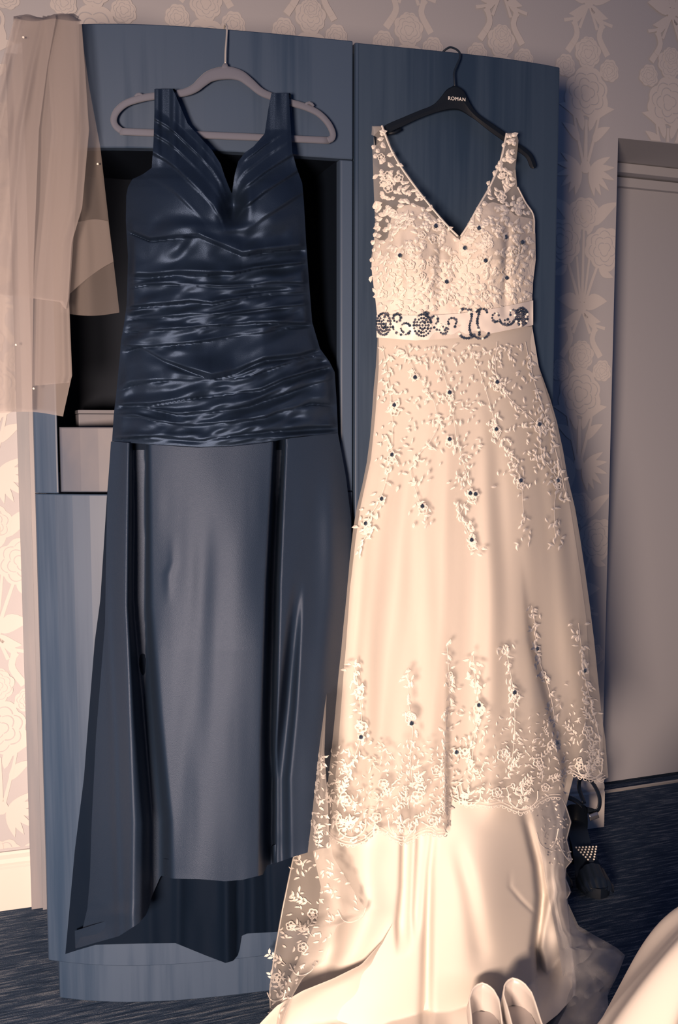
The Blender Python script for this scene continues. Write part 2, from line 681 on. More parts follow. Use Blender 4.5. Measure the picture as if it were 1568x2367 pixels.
MOTIFS = (motif_bouquet(), motif_single())
ZONES = [(1.10, EDGE_S - 0.001, 0.15, 2.62), (EDGE_S - 0.001, 2.5, LINTEL + 0.002, 2.62), (-0.35, 1.10, 1.90, 2.62), (-0.35, 0.10, 0.15, 1.90)]


def place_motif(kind, s, z, extra=0.0):
    for rect in ZONES:
        V, Fc, mi = [], [], []
        for k_, poly in enumerate(MOTIFS[kind]):
            g_ = isinstance(poly, tuple) and poly[0] == 'g'
            q = clip_poly([(s + a, z + b) for a, b in (poly[1] if g_ else poly)], rect)
            if len(q) < 3:
                continue
            b0 = len(V)
            lift = (0.0011 if g_ else 0.0004 + 0.00004 * (k_ % 12)) + extra
            V += [(a, wall_y(a) - lift, b) for a, b in q]
            Fc.append(tuple(range(b0, b0 + len(q))))
            mi.append(1 if g_ else 0)
        if len(Fc) > 3:
            o = mesh_obj('printed_flower_motif', V, Fc, MT['print'], wall)
            o.data.materials.append(MT['wallpaper'])
            o.data.polygons.foreach_set('material_index', mi)


COL_S = 1.545
for k in range(-8, 5):
    s = COL_S + k * 0.262
    zoff = 0.0 if k % 2 == 0 else 0.41
    for j in range(8):
        z = 2.50 + zoff - j * 0.41
        place_motif((j + (0 if k % 2 == 0 else 1)) % 2, s, z, 0.0009 * (j % 2) + 0.0018 * (k % 2))


def skirting(name, s0, s1, label):
    prof = [(0.0, 0.0), (0.017, 0.0), (0.017, 0.105), (0.013, 0.110), (0.015, 0.118), (0.013, 0.128), (0.007, 0.136), (0.006, 0.143), (0.0, 0.143)]
    V = []
    for s in (s0, s1):
        for d, z in prof:
            V.append((s, wall_y(s) - d, z))
    n = len(prof)
    Fc = [(i, (i + 1) % n, n + (i + 1) % n, n + i) for i in range(n)]
    Fc += [tuple(range(n))[::-1], tuple(range(n, 2 * n))]
    return tag(mesh_obj(name, V, Fc, MT['paint']), label, 'baseboard', kind='structure')


skirting('baseboard_left', -2.5, 0.037, 'cream moulded skirting board left of the wardrobe')
skirting('baseboard_right', 1.10, EDGE_S, 'cream skirting board between wardrobe and door recess')

# vertical trim on the wall at the wardrobe's left side
tv, tf = [], []
for (a, b, d) in ((0.036, 0.062, 0.030), (0.062, 0.072, 0.040), (0.072, 0.079, 0.048)):
    w_, q_ = wall_block(a, b, 0, 2.02, 2.41, d)
    tf += [tuple(i + len(tv) for i in f) for f in q_]
    tv += w_
tag(mesh_obj('trim_1', tv, tf, MT['trim']), 'grey painted upright trim between wallpaper and wardrobe', 'trim', kind='structure')

# door in its recess
door = tag(box('door_1', EDGE_S - 0.12, EDGE_S + 0.80, DOOR_Y, DOOR_Y + 0.04, 0.012, LINTEL - 0.03, MT['doorpaint']), 'plain pale flush door set back in the recess', 'door', kind='structure')
box('door_frame', EDGE_S - 0.12, EDGE_S + 0.80, DOOR_Y - 0.055, DOOR_Y + 0.06, LINTEL - 0.030, LINTEL - 0.002, MT['doorpaint'], door, 0.002)
box('door_stop', EDGE_S - 0.12, EDGE_S + 0.80, DOOR_Y - 0.02, DOOR_Y + 0.06, LINTEL - 0.062, LINTEL - 0.034, MT['doorpaint'], door, 0.002)
tag(box('trim_2', EDGE_S - 0.1, EDGE_S + 0.80, DOOR_Y - 0.055, DOOR_Y - 0.045, 0.0, 0.006, MT['chrome']), 'thin metal carpet strip in front of the door', 'trim', kind='structure')


# ------------------------------------------------------------------ wardrobe
def curved_panel(name, s0, s1, z0, z1, thick, mat, parent=None, off=0.0, n=None, rnd=0.002):
    """board that follows the bowed front, front face off metres proud of it"""
    n = n or max(3, int((s1 - s0) / 0.03))
    ss = np.concatenate([[s0, s0 + rnd * 0.6], np.linspace(s0 + rnd * 2, s1 - rnd * 2, n), [s1 - rnd * 0.6, s1]])
    ed = np.zeros(len(ss))
    ed[0] = ed[-1] = rnd * 1.5
    ed[1] = ed[-2] = rnd * 0.3
    prof = [(1.0, 0, z0), (0.0, rnd, z0), (0.0, 0, z0 + rnd), (0.0, 0, z1 - rnd), (0.0, rnd, z1), (1.0, 0, z1)]
    W = np.zeros((len(prof), len(ss), 3))
    for i, (bk, e, z) in enumerate(prof):
        W[i, :, 0] = ss
        W[i, :, 1] = F(ss) - off + (thick if bk else e + ed)
        W[i, :, 2] = z
    nr, nc = W.shape[:2]
    Fc = [(a, d, c, b) for a, b, c, d in grid_faces(nr, nc)]
    Fc += [tuple((nr - 1) * nc + j for j in range(nc)) + tuple(j for j in reversed(range(nc)))]
    Fc += [tuple(i * nc for i in range(nr)), tuple(i * nc + nc - 1 for i in reversed(range(nr)))]
    return mesh_obj(name, W.reshape(-1, 3), Fc, mat, parent)


Z_TOP = float(P(525, 67, 0)[2])
S_L, S_M, S_R = float(P(92, 1500, 0)[0]), float(P(818, 600, 0)[0]), float(P(1290, 400, 0)[0])
Z_N1 = float(P(480, 347, 0)[2])
Z_N0 = float(P(200, 984, 0)[2])
Z_D0 = float(P(190, 1141, 0)[2])
S_N0, S_N1 = float(P(132, 960, 0)[0]), float(P(787, 600, 0)[0])
BACK_Y = 2.325
Z_PL = 0.085

W1 = thing('bow_front_wardrobe', 'dark veneered wardrobe unit with open niche behind the navy dress', 'wardrobe', (0.35, 2.1, 0))
curved_panel('top_door', S_L, S_M - 0.0015, Z_N1, Z_TOP, 0.022, MT['wood'], W1)
curved_panel('stile', S_L, S_N0, Z_D0, Z_N1 - 0.002, 0.022, MT['wood'], W1)
curved_panel('stile', S_N1, S_M - 0.0015, Z_D0, Z_N1 - 0.002, 0.022, MT['wood'], W1)
curved_panel('lower_door', S_L, S_M - 0.0015, Z_PL, Z_D0 - 0.0015, 0.022, MT['wood'], W1)
dr = curved_panel('drawer', S_N0 + 0.004, S_N1 - 0.004, Z_D0 + 0.003, Z_N0 - 0.003, 0.020, MT['drawer'], W1, off=-0.001)
curved_panel('plinth', S_L + 0.02, S_M - 0.0015, 0.0, Z_PL - 0.002, 0.022, MT['wood'], W1, off=-0.012)
box('side_panel', S_L + 0.022, S_L + 0.040, 2.00, BACK_Y, 0, Z_TOP - 0.02, MT['wood'], W1)
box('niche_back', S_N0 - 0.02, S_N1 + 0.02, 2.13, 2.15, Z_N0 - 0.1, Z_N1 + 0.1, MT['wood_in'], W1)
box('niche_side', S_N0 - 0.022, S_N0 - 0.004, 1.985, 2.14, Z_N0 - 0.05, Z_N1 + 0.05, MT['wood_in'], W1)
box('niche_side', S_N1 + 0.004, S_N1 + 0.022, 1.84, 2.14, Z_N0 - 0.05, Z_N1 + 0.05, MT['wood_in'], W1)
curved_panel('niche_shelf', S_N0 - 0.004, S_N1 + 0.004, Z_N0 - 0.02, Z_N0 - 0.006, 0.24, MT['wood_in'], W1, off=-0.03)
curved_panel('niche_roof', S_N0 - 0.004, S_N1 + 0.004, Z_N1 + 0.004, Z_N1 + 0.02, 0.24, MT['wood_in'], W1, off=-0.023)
curved_panel('top_board', S_L + 0.02, S_M - 0.003, Z_TOP - 0.03, Z_TOP - 0.010, 0.32, MT['wood'], W1, off=-0.024)

W2 = thing('tall_cupboard', 'dark veneered tall cupboard with full length door behind the white dress', 'cupboard', (0.9, 2.0, 0))
curved_panel('door', S_M + 0.0025, S_R, Z_PL, Z_TOP - 0.003, 0.022, MT['wood2'], W2, off=0.001)
box('side_panel', S_R - 0.022, S_R - 0.002, float(F(S_R)) + 0.024, BACK_Y, 0.0, Z_TOP - 0.02, MT['wood2'], W2)
box('inner_side_panel', S_M + 0.004, S_M + 0.02, float(F(S_M)) + 0.027, BACK_Y, 0.0, Z_TOP - 0.02, MT['wood2'], W2)
curved_panel('plinth', S_M + 0.0025, S_R - 0.01, 0.0, Z_PL - 0.002, 0.022, MT['wood2'], W2, off=-0.012)
curved_panel('top_board', S_M + 0.004, S_R - 0.002, Z_TOP - 0.03, Z_TOP - 0.010, 0.5, MT['wood2'], W2, off=-0.025)
curved_panel('edge_lipping', S_M + 0.0022, S_M + 0.0090, Z_PL, Z_TOP - 0.004, 0.010, MT['wood'], W2, off=0.003, n=3, rnd=0.001)

# small pale box on the niche shelf
a = PY(182, 980, 1.975)
b = PY(285, 937, 1.975)
zs = Z_N0 - 0.0055
bxh = thing('small_box', 'small pale box on the niche shelf above the drawer', 'box', (float(a[0] + 0.05), 1.99, zs))
x0, x1 = float(a[0]), float(b[0])
box('box_base', x0, x1, 1.975, 2.06, zs, zs + 0.029, MT['box'], bxh, 0.0015)
box('box_lid', x0 - 0.0008, x1 + 0.0008, 1.9742, 2.061, zs + 0.0295, zs + 0.037, MT['box'], bxh, 0.0012)

# ------------------------------------------------------------------ grey velvet hanger
L0 = P(522, 70, 0.0)
H1 = thing('velvet_hanger', 'grey velvet hanger with trouser bar carrying the navy dress', 'hanger', P(522, 310, 0.02))
HO = 0.018
arch = [(281, 303), (268, 292), (263, 277), (270, 258), (290, 240), (320, 229), (357, 222), (400, 218), (430, 213), (452, 203), (468, 189), (488, 175), (522, 168), (554, 174), (577, 190), (600, 210), (622, 221), (668, 236), (705, 247), (736, 262), (758, 284), (769, 306), (768, 319), (757, 325)]
wid = [14, 14, 14, 14, 14, 15, 15, 15, 16, 18, 21, 24, 28, 24, 21, 18, 16, 15, 15, 14, 14, 14, 14, 14]
ap = smooth_path(arch, 90)
aw = np.interp(np.linspace(0, 23, 90), range(24), wid) / 1155
capped_sweep('shoulder_bar', P(ap[:, 0], ap[:, 1], HO), aw, 0.0075, MT['velvet'], H1)
bp_ = np.stack([np.linspace(278, 760, 30), np.linspace(304, 324.5, 30)], 1)
capped_sweep('trouser_bar', P(bp_[:, 0], bp_[:, 1], HO), 15 / 1155, 0.007, MT['velvet'], H1)
for (qx, qy) in ((322, 222), (715, 242)):
    qq = np.array([(qx - 9, qy + 1), (qx - 5, qy - 3), (qx, qy - 4), (qx + 6, qy - 1), (qx + 10, qy + 4)], float)
    capped_sweep('strap_notch', P(qq[:, 0], qq[:, 1], HO), 6 / 1155, 0.007, MT['velvet'], H1)
capped_sweep('neck_collar', P(np.array([521, 521, 522]), np.array([160, 153, 147]), HO), np.array([20, 13, 7]) / 1155, [0.008, 0.0075, 0.005], MT['velvet'], H1)
hp = P(np.array([521, 521.5, 523, 524.5, 525]), np.array([150, 120, 100, 80, 68]), np.array([HO, HO, 0.016, 0.012, 0.010]))
top = hp[-1].copy()
arc = [top + np.array([0, 0.004, 0.008]), top + np.array([0, 0.014, 0.014]), top + np.array([0, 0.026, 0.010]), top + np.array([0, 0.032, -0.004])]
hk = smooth_path(np.concatenate([hp, np.array(arc)]), 40)
capped_sweep('hook', hk, 0.0038, 0.0038, MT['chrome'], H1, normal=(1, 0, 0), n=8, power=1.0)

# ------------------------------------------------------------------ black hanger
H2 = thing('black_hanger', 'black plastic hanger with white lettering carrying the wedding dress', 'hanger', P(1056, 250, 0.02))
up_e = [(864, 314), (890, 290), (930, 272), (968, 256), (1000, 243), (1018, 226), (1032, 208), (1045, 200), (1052, 197), (1060, 200), (1072, 209), (1079, 222), (1090, 243), (1106, 263), (1136, 284), (1168, 306), (1196, 329), (1216, 343), (1231, 358), (1240, 380), (1238, 388)]
lo_e = [(868, 336), (899, 309), (930, 293), (966, 276), (1000, 263), (1018, 258), (1034, 255), (1045, 254), (1052, 254), (1060, 255), (1068, 258), (1077, 263), (1086, 269), (1100, 278), (1130, 302), (1162, 325), (1186, 341), (1202, 353), (1217, 366), (1225, 385), (1231, 390)]
ue = smooth_path(up_e, 70)
le = smooth_path(lo_e, 70)
n_ = 70
rows = []
for t, o_ in ((0.0, 0.026), (0.06, 0.031), (0.5, 0.033), (0.94, 0.031), (1.0, 0.026), (1.0, 0.016), (0.0, 0.016)):
    q = ue * (1 - t) + le * t
    rows.append(P(q[:, 0], q[:, 1], o_))
Wh = np.transpose(np.array(rows), (1, 0, 2))
Fh = grid_faces(n_, 7, True)
Fh += [tuple(range(7)), tuple((n_ - 1) * 7 + k for k in reversed(range(7)))]
mesh_obj('hanger_body', Wh.reshape(-1, 3), Fh, MT['black'], H2, True).data.polygons.foreach_set('use_smooth', [False] * len(Fh))
nq = P(np.array([897, 912, 926]), np.array([309, 307, 299]), 0.026)
capped_sweep('strap_notch', nq, 0.006, 0.008, MT['black'], H2)
hp = P(np.array([1052, 1050.5, 1050.5, 1057, 1063, 1064, 1059]), np.array([200, 182, 167, 150, 136, 125, 117]), np.array([0.025, 0.025, 0.024, 0.022, 0.018, 0.014, 0.010]))
top = hp[-1].copy()
arc = [top + np.array([-0.006, 0.006, 0.006]), top + np.array([-0.012, 0.016, 0.010]), top + np.array([-0.02, 0.028, 0.004]), top + np.array([-0.022, 0.034, -0.008])]
hk = smooth_path(np.concatenate([hp, np.array(arc)]), 50)
capped_sweep('hook', hk, 0.0042, 0.0042, MT['blackmetal'], H2, normal=(0.3, 0, 1), n=8, power=1.0)
fc = bpy.data.curves.new('lettering', 'FONT')
fc.body = 'ROMAN'
fc.size = 0.0096
fc.align_x = 'CENTER'
fc.align_y = 'CENTER'
fc.extrude = 0.0003
fc.space_character = 1.12
fo = bpy.data.objects.new('lettering_curve', fc)
COL.objects.link(fo)
dg = bpy.context.evaluated_depsgraph_get()
me = bpy.data.meshes.new_from_object(fo.evaluated_get(dg))
bpy.data.objects.remove(fo, do_unlink=True)
a = P(1037, 224, 0.0338)
b = P(1076, 232, 0.0338)
ex = b - a
ex[2] = 0
ex /= np.linalg.norm(ex)
ez = np.array([0, 0, 1.0])
ctr = P(1056.5, 229, 0.0338)
for v in me.vertices:
    q = ctr + ex * v.co.x + ez * v.co.y + np.cross(ex, ez) * v.co.z
    v.co = Vector(rel(q, H2)[0])
tx = new_obj('lettering', me, MT['letter'], H2)
tx['label'] = 'white capital lettering on hanger'

# ------------------------------------------------------------------ navy satin dress
D1 = thing('navy_dress', 'long navy satin dress with ruched bodice on the grey hanger', 'dress', P(540, 1000, 0.02))
NL = [(398, 203), (408, 224), (434, 286), (462, 316), (490, 347), (510, 378), (520, 408), (531, 436), (536, 447)]
NR = [(628, 213), (620, 255), (612, 309), (587, 338), (566, 353), (551, 373), (543, 403), (538, 436), (537, 447)]
DL = [(357, 206), (357, 260), (355, 327), (351, 388), (330, 403), (306, 414), (296, 432), (292, 452), (291, 510), (295, 577), (296, 592), (293, 704), (286, 755), (280, 786), (277, 826), (268, 918), (263, 959), (259, 1020), (252, 1087), (247, 1151), (232, 1386), (219, 1483), (207, 1631), (194, 1799), (173, 1965), (151, 2206)]
DR = [(668, 219), (672, 286), (676, 352), (686, 388), (699, 423), (703, 470), (708, 560), (714, 643), (722, 745), (740, 806), (762, 836), (774, 860), (778, 920), (782, 1004), (800, 1102), (812, 1200), (818, 1500), (808, 1800), (790, 2205)]
PLEATS = [
    [(300, 540), (347, 560), (459, 548), (520, 574), (560, 592), (622, 583), (700, 576)],
    [(300, 645), (340, 643), (408, 635), (459, 638), (536, 635), (587, 622), (668, 614), (720, 610)],
    [(300, 668), (337, 660), (434, 660), (510, 664), (587, 661), (622, 656), (709, 658)],
    [(300, 712), (339, 709), (439, 699), (490, 704), (551, 691), (612, 681), (709, 678)],
    [(290, 742), (326, 737), (408, 732), (485, 730), (561, 722), (633, 714), (720, 706)],
    [(286, 770), (331, 768), (434, 760), (510, 752), (622, 747), (730, 750)],
    [(284, 800), (340, 803), (459, 792), (551, 778), (612, 770), (663, 760), (730, 756)],
    [(280, 815), (326, 803), (378, 835), (434, 857), (490, 877), (541, 866), (612, 834), (689, 826), (745, 808)],
    [(272, 905), (301, 892), (388, 882), (470, 880), (536, 878), (587, 868), (650, 845), (700, 830), (770, 815)],
    [(270, 938), (352, 938), (424, 926), (510, 916), (602, 903), (658, 878), (745, 852), (775, 846)],
    [(266, 945), (300, 935), (332, 941), (408, 959), (490, 954), (577, 939), (638, 918), (714, 893), (775, 876)],
    [(262, 962), (321, 964), (367, 977), (444, 985), (536, 977), (612, 967), (643, 954), (719, 936), (780, 939)],
    [(260, 1016), (357, 1012), (459, 1020), (536, 1010), (612, 998), (700, 992), (784, 988)],
]
NECKX = np.array([300, 357, 385, 408, 434, 462, 490, 510, 520, 531, 536.5, 543, 551, 566, 587, 612, 640, 700])
NECKY = np.array([200, 230, 246, 264, 289, 316, 347, 378, 408, 436, 447, 403, 373, 353, 338, 318, 300, 262])


def saw(fr):
    return np.clip(fr, 0, 1) ** 1.3 * (1 - sstep(0.84, 1.0, fr) * 0.9)


def dress1_h(x, y):
    x, y = np.broadcast_arrays(np.asarray(x, float), np.asarray(y, float))
    xl, xr = pl(DL, y), pl(DR, y)
    xc, hw = (xl + xr) / 2, (xr - xl) / 2
    t = np.clip(np.abs((x - xc) / np.maximum(hw, 1)), 0, 1)
    bul = np.interp(y, [200, 300, 420, 520, 700, 1000, 1400, 2200], [0.008, 0.012, 0.045, 0.060, 0.050, 0.060, 0.070, 0.085])
    strap = 1 - sstep(330, 420, y)
    tt = np.where(x > xc, t ** 1.7, t ** 3.0)
    h = 0.034 + bul * ((1 - tt) * (1 - strap) + strap)
    # cups
    cup = 0.024 * np.exp(-((x - 430) / 75) ** 2 - ((y - 470) / 95) ** 2) + 0.024 * np.exp(-((x - 635) / 70) ** 2 - ((y - 470) / 95) ** 2)
    h = h + cup - 0.024 * np.exp(-((x - 537) / 34) ** 2 - ((y - 470) / 60) ** 2)
    h = h - 0.030 * np.exp(-((x - 540) / 15) ** 2 - ((y - 480) / 30) ** 2) + 0.012 * np.exp(-((x - 540) / 40) ** 2 - ((y - 528) / 13) ** 2)
    h = h + 0.012 * np.exp(-((x - 505) / 14) ** 2 - ((y - 470) / 38) ** 2) + 0.012 * np.exp(-((x - 575) / 14) ** 2 - ((y - 470) / 38) ** 2)
    # drape lines parallel to the neckline
    q = (y - np.interp(x, NECKX, NECKY)) + 0.10 * np.abs(x - 537) * 0
    qd = np.array([0, 20, 48, 84, 130, 190, 400.0])
    k = np.clip(np.searchsorted(qd, q, side='right') - 1, 0, len(qd) - 2)
    fr = (q - qd[k]) / (qd[k + 1] - qd[k])
    amp = 0.014 * (0.55 + 0.6 * noise(x / 60 + 3, k * 3.7)) * (0.35 + 0.65 * sstep(-10, 60, q))
    wc = (1 - sstep(490, 545, y)) * sstep(0, 8, q) * (0.12 + 0.88 * sstep(4, 40, np.abs(x - 537)))
    h = h + wc * amp * saw(fr)
    h = h + 0.004 * noise(x / 13, y / 160 + 2) * strap
    # horizontal ruching
    Y = np.stack([plx(p, x) for p in PLEATS])
    Y = np.maximum.accumulate(Y + np.arange(len(PLEATS))[:, None, None] * 0.01 if Y.ndim == 3 else Y, axis=0)
    top_ = np.interp(x, [300, 430, 537, 640, 720], [470, 490, 516, 500, 490])
    edges = np.concatenate([top_[None], Y, Y[-1:] + 18], 0)
    idx = (y[None] >= edges).sum(0) - 1
    idc = np.clip(idx, 0, len(edges) - 2)
    lo = np.take_along_axis(edges, idc[None], 0)[0]
    hi = np.take_along_axis(edges, (idc + 1)[None], 0)[0]
    fr = (y - lo) / np.maximum(hi - lo, 3)
    amp = np.clip((hi - lo) / 42.0, 0.25, 1.25) * 0.021 * (0.80 + 0.55 * noise(x / 75 + idc * 9.1, idc * 5.3 + 0.5))
    wh = sstep(480, 545, y) * (1 - sstep(1000, 1035, y)) * sstep(0.0, 0.09, 1 - t)
    h = h + wh * amp * saw(fr)
    # slanting wrinkles across the ruching
    dgn = noise((x + 0.75 * y) / 62, (y - 0.55 * x) / 150)
    qq = idc + fr
    h = h + wh * (0.011 * noise(x / 85 + idc * 3.3, qq * 1.9) + 0.006 * noise(x / 34 + 5, qq * 2.7 + x / 90))
    h = h + wh * 0.006 * dgn + wc * 0.005 * noise((x - 0.6 * y) / 40, y / 110) * sstep(330, 420, y)
    return h


def patch(lx, rx, ys, nx, hf, extra=0.0):
    ys = np.asarray(ys, float)
    u = np.linspace(0, 1, nx)
    X = lx(ys)[:, None] * (1 - u) + rx(ys)[:, None] * u
    Yg = np.repeat(ys[:, None], nx, 1)
    return X, Yg, P(X, Yg, hf(X, Yg) + extra)


ysA = np.linspace(206, 446, 90)
XA, YA, WA = patch(lambda y: pl(DL, y), lambda y: pl(NL, y), ysA, 60, dress1_h)
ysB = np.linspace(216, 446, 86)
XB, YB, WB = patch(lambda y: pl(NR, y), lambda y: pl(DR, y), ysB, 50, dress1_h)
SEAM = [(250, 1020), (383, 1030), (459, 1035), (536, 1032), (612, 1024), (673, 1013), (784, 1001)]
u = np.linspace(0, 1, 150)
ysC = np.linspace(446, 1040, 250)
Yc = np.repeat(ysC[:, None], 150, 1)
Xc = pl(DL, ysC)[:, None] * (1 - u) + pl(DR, ysC)[:, None] * u
lim = plx(SEAM, Xc[-1])
Yc = 446 + (Yc - 446) * ((lim[None] - 446) / (1040 - 446))
Xc = pl(DL, Yc) * (1 - u) + pl(DR, Yc) * u
WC = P(Xc, Yc, dress1_h(Xc, Yc))


def edge_roll(W, side, depth=0.03):
    """close an open side edge by rolling the cloth back towards the wardrobe"""
    e = W[:, 0] if side == 0 else W[:, -1]
    g = []
    for k in range(4):
        q = e.copy()
        q[:, 1] = q[:, 1] + depth * k / 3
        q[:, 0] = q[:, 0] + (1 if side == 0 else -0.3) * 0.75 * depth * k / 3
        g.append(q)
    return np.transpose(np.array(g), (1, 0, 2))


def strap_back(X, Y, W):
    """strap wraps over the hanger bar and down behind it"""
    top_ = W[0]
    g = [top_]
    for dy, dz in ((0.008, 0.004), (0.016, 0.004), (0.022, 0.0), (0.025, -0.01), (0.025, -0.04)):
        q = top_.copy()
        q[:, 0] += 0.55 * dy
        q[:, 1] += dy
        q[:, 2] += dz
        g.append(q)
    return np.array(g)


bod = multi_grid_obj('bodice', [WA, WB, WC, edge_roll(WA, 0), edge_roll(WB, 1), edge_roll(WC, 0), edge_roll(WC, 1)], MT['navy'], D1)
multi_grid_obj('shoulder_strap', [strap_back(XA[:, :1], YA, WA)], MT['navy'], D1)
multi_grid_obj('shoulder_strap', [strap_back(XB, YB, WB)], MT['navy'], D1)
# back of the bodice, seen inside the neckline
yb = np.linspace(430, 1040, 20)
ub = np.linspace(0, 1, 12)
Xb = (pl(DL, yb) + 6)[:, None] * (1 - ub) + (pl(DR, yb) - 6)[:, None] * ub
grid_obj('bodice_back', P(Xb, np.repeat(yb[:, None], 12, 1), 0.02), MT['navyin_shade'], D1)

# skirt
HEM1 = [(140, 2202), (185, 2190), (225, 2178), (275, 2164), (320, 2135), (340, 2112), (352, 2070), (372, 2024), (400, 2031), (460, 2032), (520, 2037), (560, 2034), (608, 2022), (618, 2000), (640, 1994), (680, 1980), (740, 1962), (830, 1950)]
SK_F = [
    ([(322, 1035), (322, 1400), (340, 1650), (362, 1900), (362, 2130)], 15, 28, -0.110, 830, 2250, 4),
    ([(296, 1035), (292, 1400), (300, 1650), (310, 1900), (305, 2130)], 10, 16, 0.018, 900, 2250, 2),
    ([(646, 1030), (631, 1350), (622, 1700), (620, 2000)], 10, 16, -0.100, 830, 2250, 4),
    ([(700, 1250), (684, 1400), (664, 1640), (646, 1800)], 12, 24, -0.055, 1380, 2350, 3),
    ([(249, 1100), (250, 1450), (262, 1700), (270, 1950), (276, 2140)], 8, 9, 0.008, 1300, 2250),
    ([(482, 1100), (472, 1300), (452, 1600), (420, 1800), (395, 2000)], 24, 40, -0.007, 1150, 2060),
    ([(560, 1040), (555, 1500), (520, 2000)], 80, 110, 0.012, 1040, 2250),
    ([(770, 1040), (765, 1400), (730, 1800)], 24, 36, 0.014, 1040, 2250),
    ([(400, 1300), (390, 1330)], 10, 10, 0.004, 1280, 1380),
    ([(285, 1040), (283, 1500), (300, 2000)], 16, 26, 0.016, 1035, 2250),
]


DLS = [(258, 1000), (252, 1087), (248, 1151), (245, 1300), (243, 1440), (222, 1700), (212, 1900), (208, 2030), (202, 2100), (188, 2160), (168, 2210)]


def skirt1_h(x, y):
    xl, xr = pl(DLS, y), pl(DR, y)
    xc, hw = (xl + xr) / 2, (xr - xl) / 2
    t = np.clip(np.abs((x - xc) / hw), 0, 1)
    bul = np.interp(y, [1000, 1500, 2200], [0.064, 0.125, 0.130])
    h = 0.036 + bul * (1 - t ** 2.6) * 1.0
    h = h + folds(x, y, SK_F)
    h = h + 0.004 * noise(x / 90 + 5, y / 260) + 0.0010 * noise(x / 26, y / 190 + 7) * sstep(1040, 1200, y)
    # crumple near the hems
    h = h + 0.008 * noise(x / 55, y / 34 + 3) * sstep(2040, 2140, y) + 0.006 * noise(x / 40 + 9, y / 50) * sstep(1900, 1990, y) * sstep(600, 640, x)
    return np.maximum(h, 0.014)


nu, nv = 190, 200
u = np.linspace(0, 1, nu)
yh = np.full(nu, 2080.0)
for _ in range(30):
    xh = pl(DLS, yh) * (1 - u) + pl(DR, yh) * u
    yh = 0.5 * yh + 0.5 * plx(HEM1, xh)
v = np.linspace(0, 1, nv)[:, None]
x0 = pl(DLS, np.full(nu, 1020.0)) * (1 - u) + pl(DR, np.full(nu, 1020.0)) * u
Y = plx(SEAM, x0)[None] * (1 - v) + yh[None] * v
X = pl(DLS, Y) * (1 - u) + pl(DR, Y) * u
WS = P(X, Y, skirt1_h(X, Y))
# hem turns under
hem = np.array([WS[-1], WS[-1] + np.array([0, 0.006, -0.002]), WS[-1] + np.array([0, 0.012, 0.004]), WS[-1] + np.array([0, 0.014, 0.03])])
multi_grid_obj('skirt', [WS, edge_roll(WS, 1, 0.05), hem], MT['navyskirt'], D1)

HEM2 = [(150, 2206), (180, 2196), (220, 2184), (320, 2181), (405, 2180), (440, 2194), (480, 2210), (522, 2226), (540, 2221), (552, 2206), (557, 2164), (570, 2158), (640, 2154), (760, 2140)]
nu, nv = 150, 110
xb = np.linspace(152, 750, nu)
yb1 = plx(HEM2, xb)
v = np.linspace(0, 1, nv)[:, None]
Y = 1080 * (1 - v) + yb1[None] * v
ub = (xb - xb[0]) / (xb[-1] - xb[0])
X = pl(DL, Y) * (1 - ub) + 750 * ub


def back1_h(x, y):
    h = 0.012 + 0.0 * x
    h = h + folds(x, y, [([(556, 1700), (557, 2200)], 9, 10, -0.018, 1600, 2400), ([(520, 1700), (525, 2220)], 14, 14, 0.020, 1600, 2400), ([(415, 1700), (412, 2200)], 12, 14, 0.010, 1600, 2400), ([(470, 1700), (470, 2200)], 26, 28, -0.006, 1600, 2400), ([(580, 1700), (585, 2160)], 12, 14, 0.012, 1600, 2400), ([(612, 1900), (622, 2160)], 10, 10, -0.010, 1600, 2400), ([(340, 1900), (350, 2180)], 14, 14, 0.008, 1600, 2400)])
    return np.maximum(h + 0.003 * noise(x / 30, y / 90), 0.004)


grid_obj('skirt_back', P(X, Y, back1_h(X, Y)), MT['navyin_shade'], D1)  # shade at the left side and below the hem is painted near-black

# ------------------------------------------------------------------ wedding dress
D2 = thing('wedding_dress', 'ivory lace wedding dress with jewelled belt and train on the black hanger', 'wedding dress', P(1050, 1000, 0.03))
WL = [(860, 300), (859, 312), (871, 316), (870, 337), (861, 342), (863, 400), (866, 480), (868, 520), (864, 560), (858, 600), (861, 640), (868, 690), (873, 740), (873, 785), (869, 850), (864, 900), (860, 960), (856, 1010), (848, 1070), (838, 1120), (826, 1170), (817, 1220), (806, 1320), (797, 1380), (781, 1460), (761, 1560), (744, 1670), (733, 1730), (722, 1790), (708, 1850), (694, 1920), (675, 1990), (652, 2100), (632, 2210), (622, 2290), (625, 2367), (620, 2500)]
WR = [(1195, 308), (1199, 325), (1192, 390), (1196, 432), (1214, 465), (1236, 498), (1238, 540), (1239, 600), (1233, 650), (1231, 690), (1230, 740), (1234, 790), (1240, 830), (1254, 870), (1272, 920), (1288, 975), (1302, 1040), (1312, 1100), (1330, 1175), (1341, 1240), (1353, 1320), (1364, 1400), (1374, 1480), (1383, 1570), (1391, 1650), (1400, 1710), (1407, 1800)]
VL = [(886, 290), (905, 340), (930, 385), (968, 438), (1010, 490), (1040, 524), (1062, 546)]
VR = [(1169, 308), (1156, 368), (1132, 428), (1102, 480), (1080, 520), (1063, 546)]


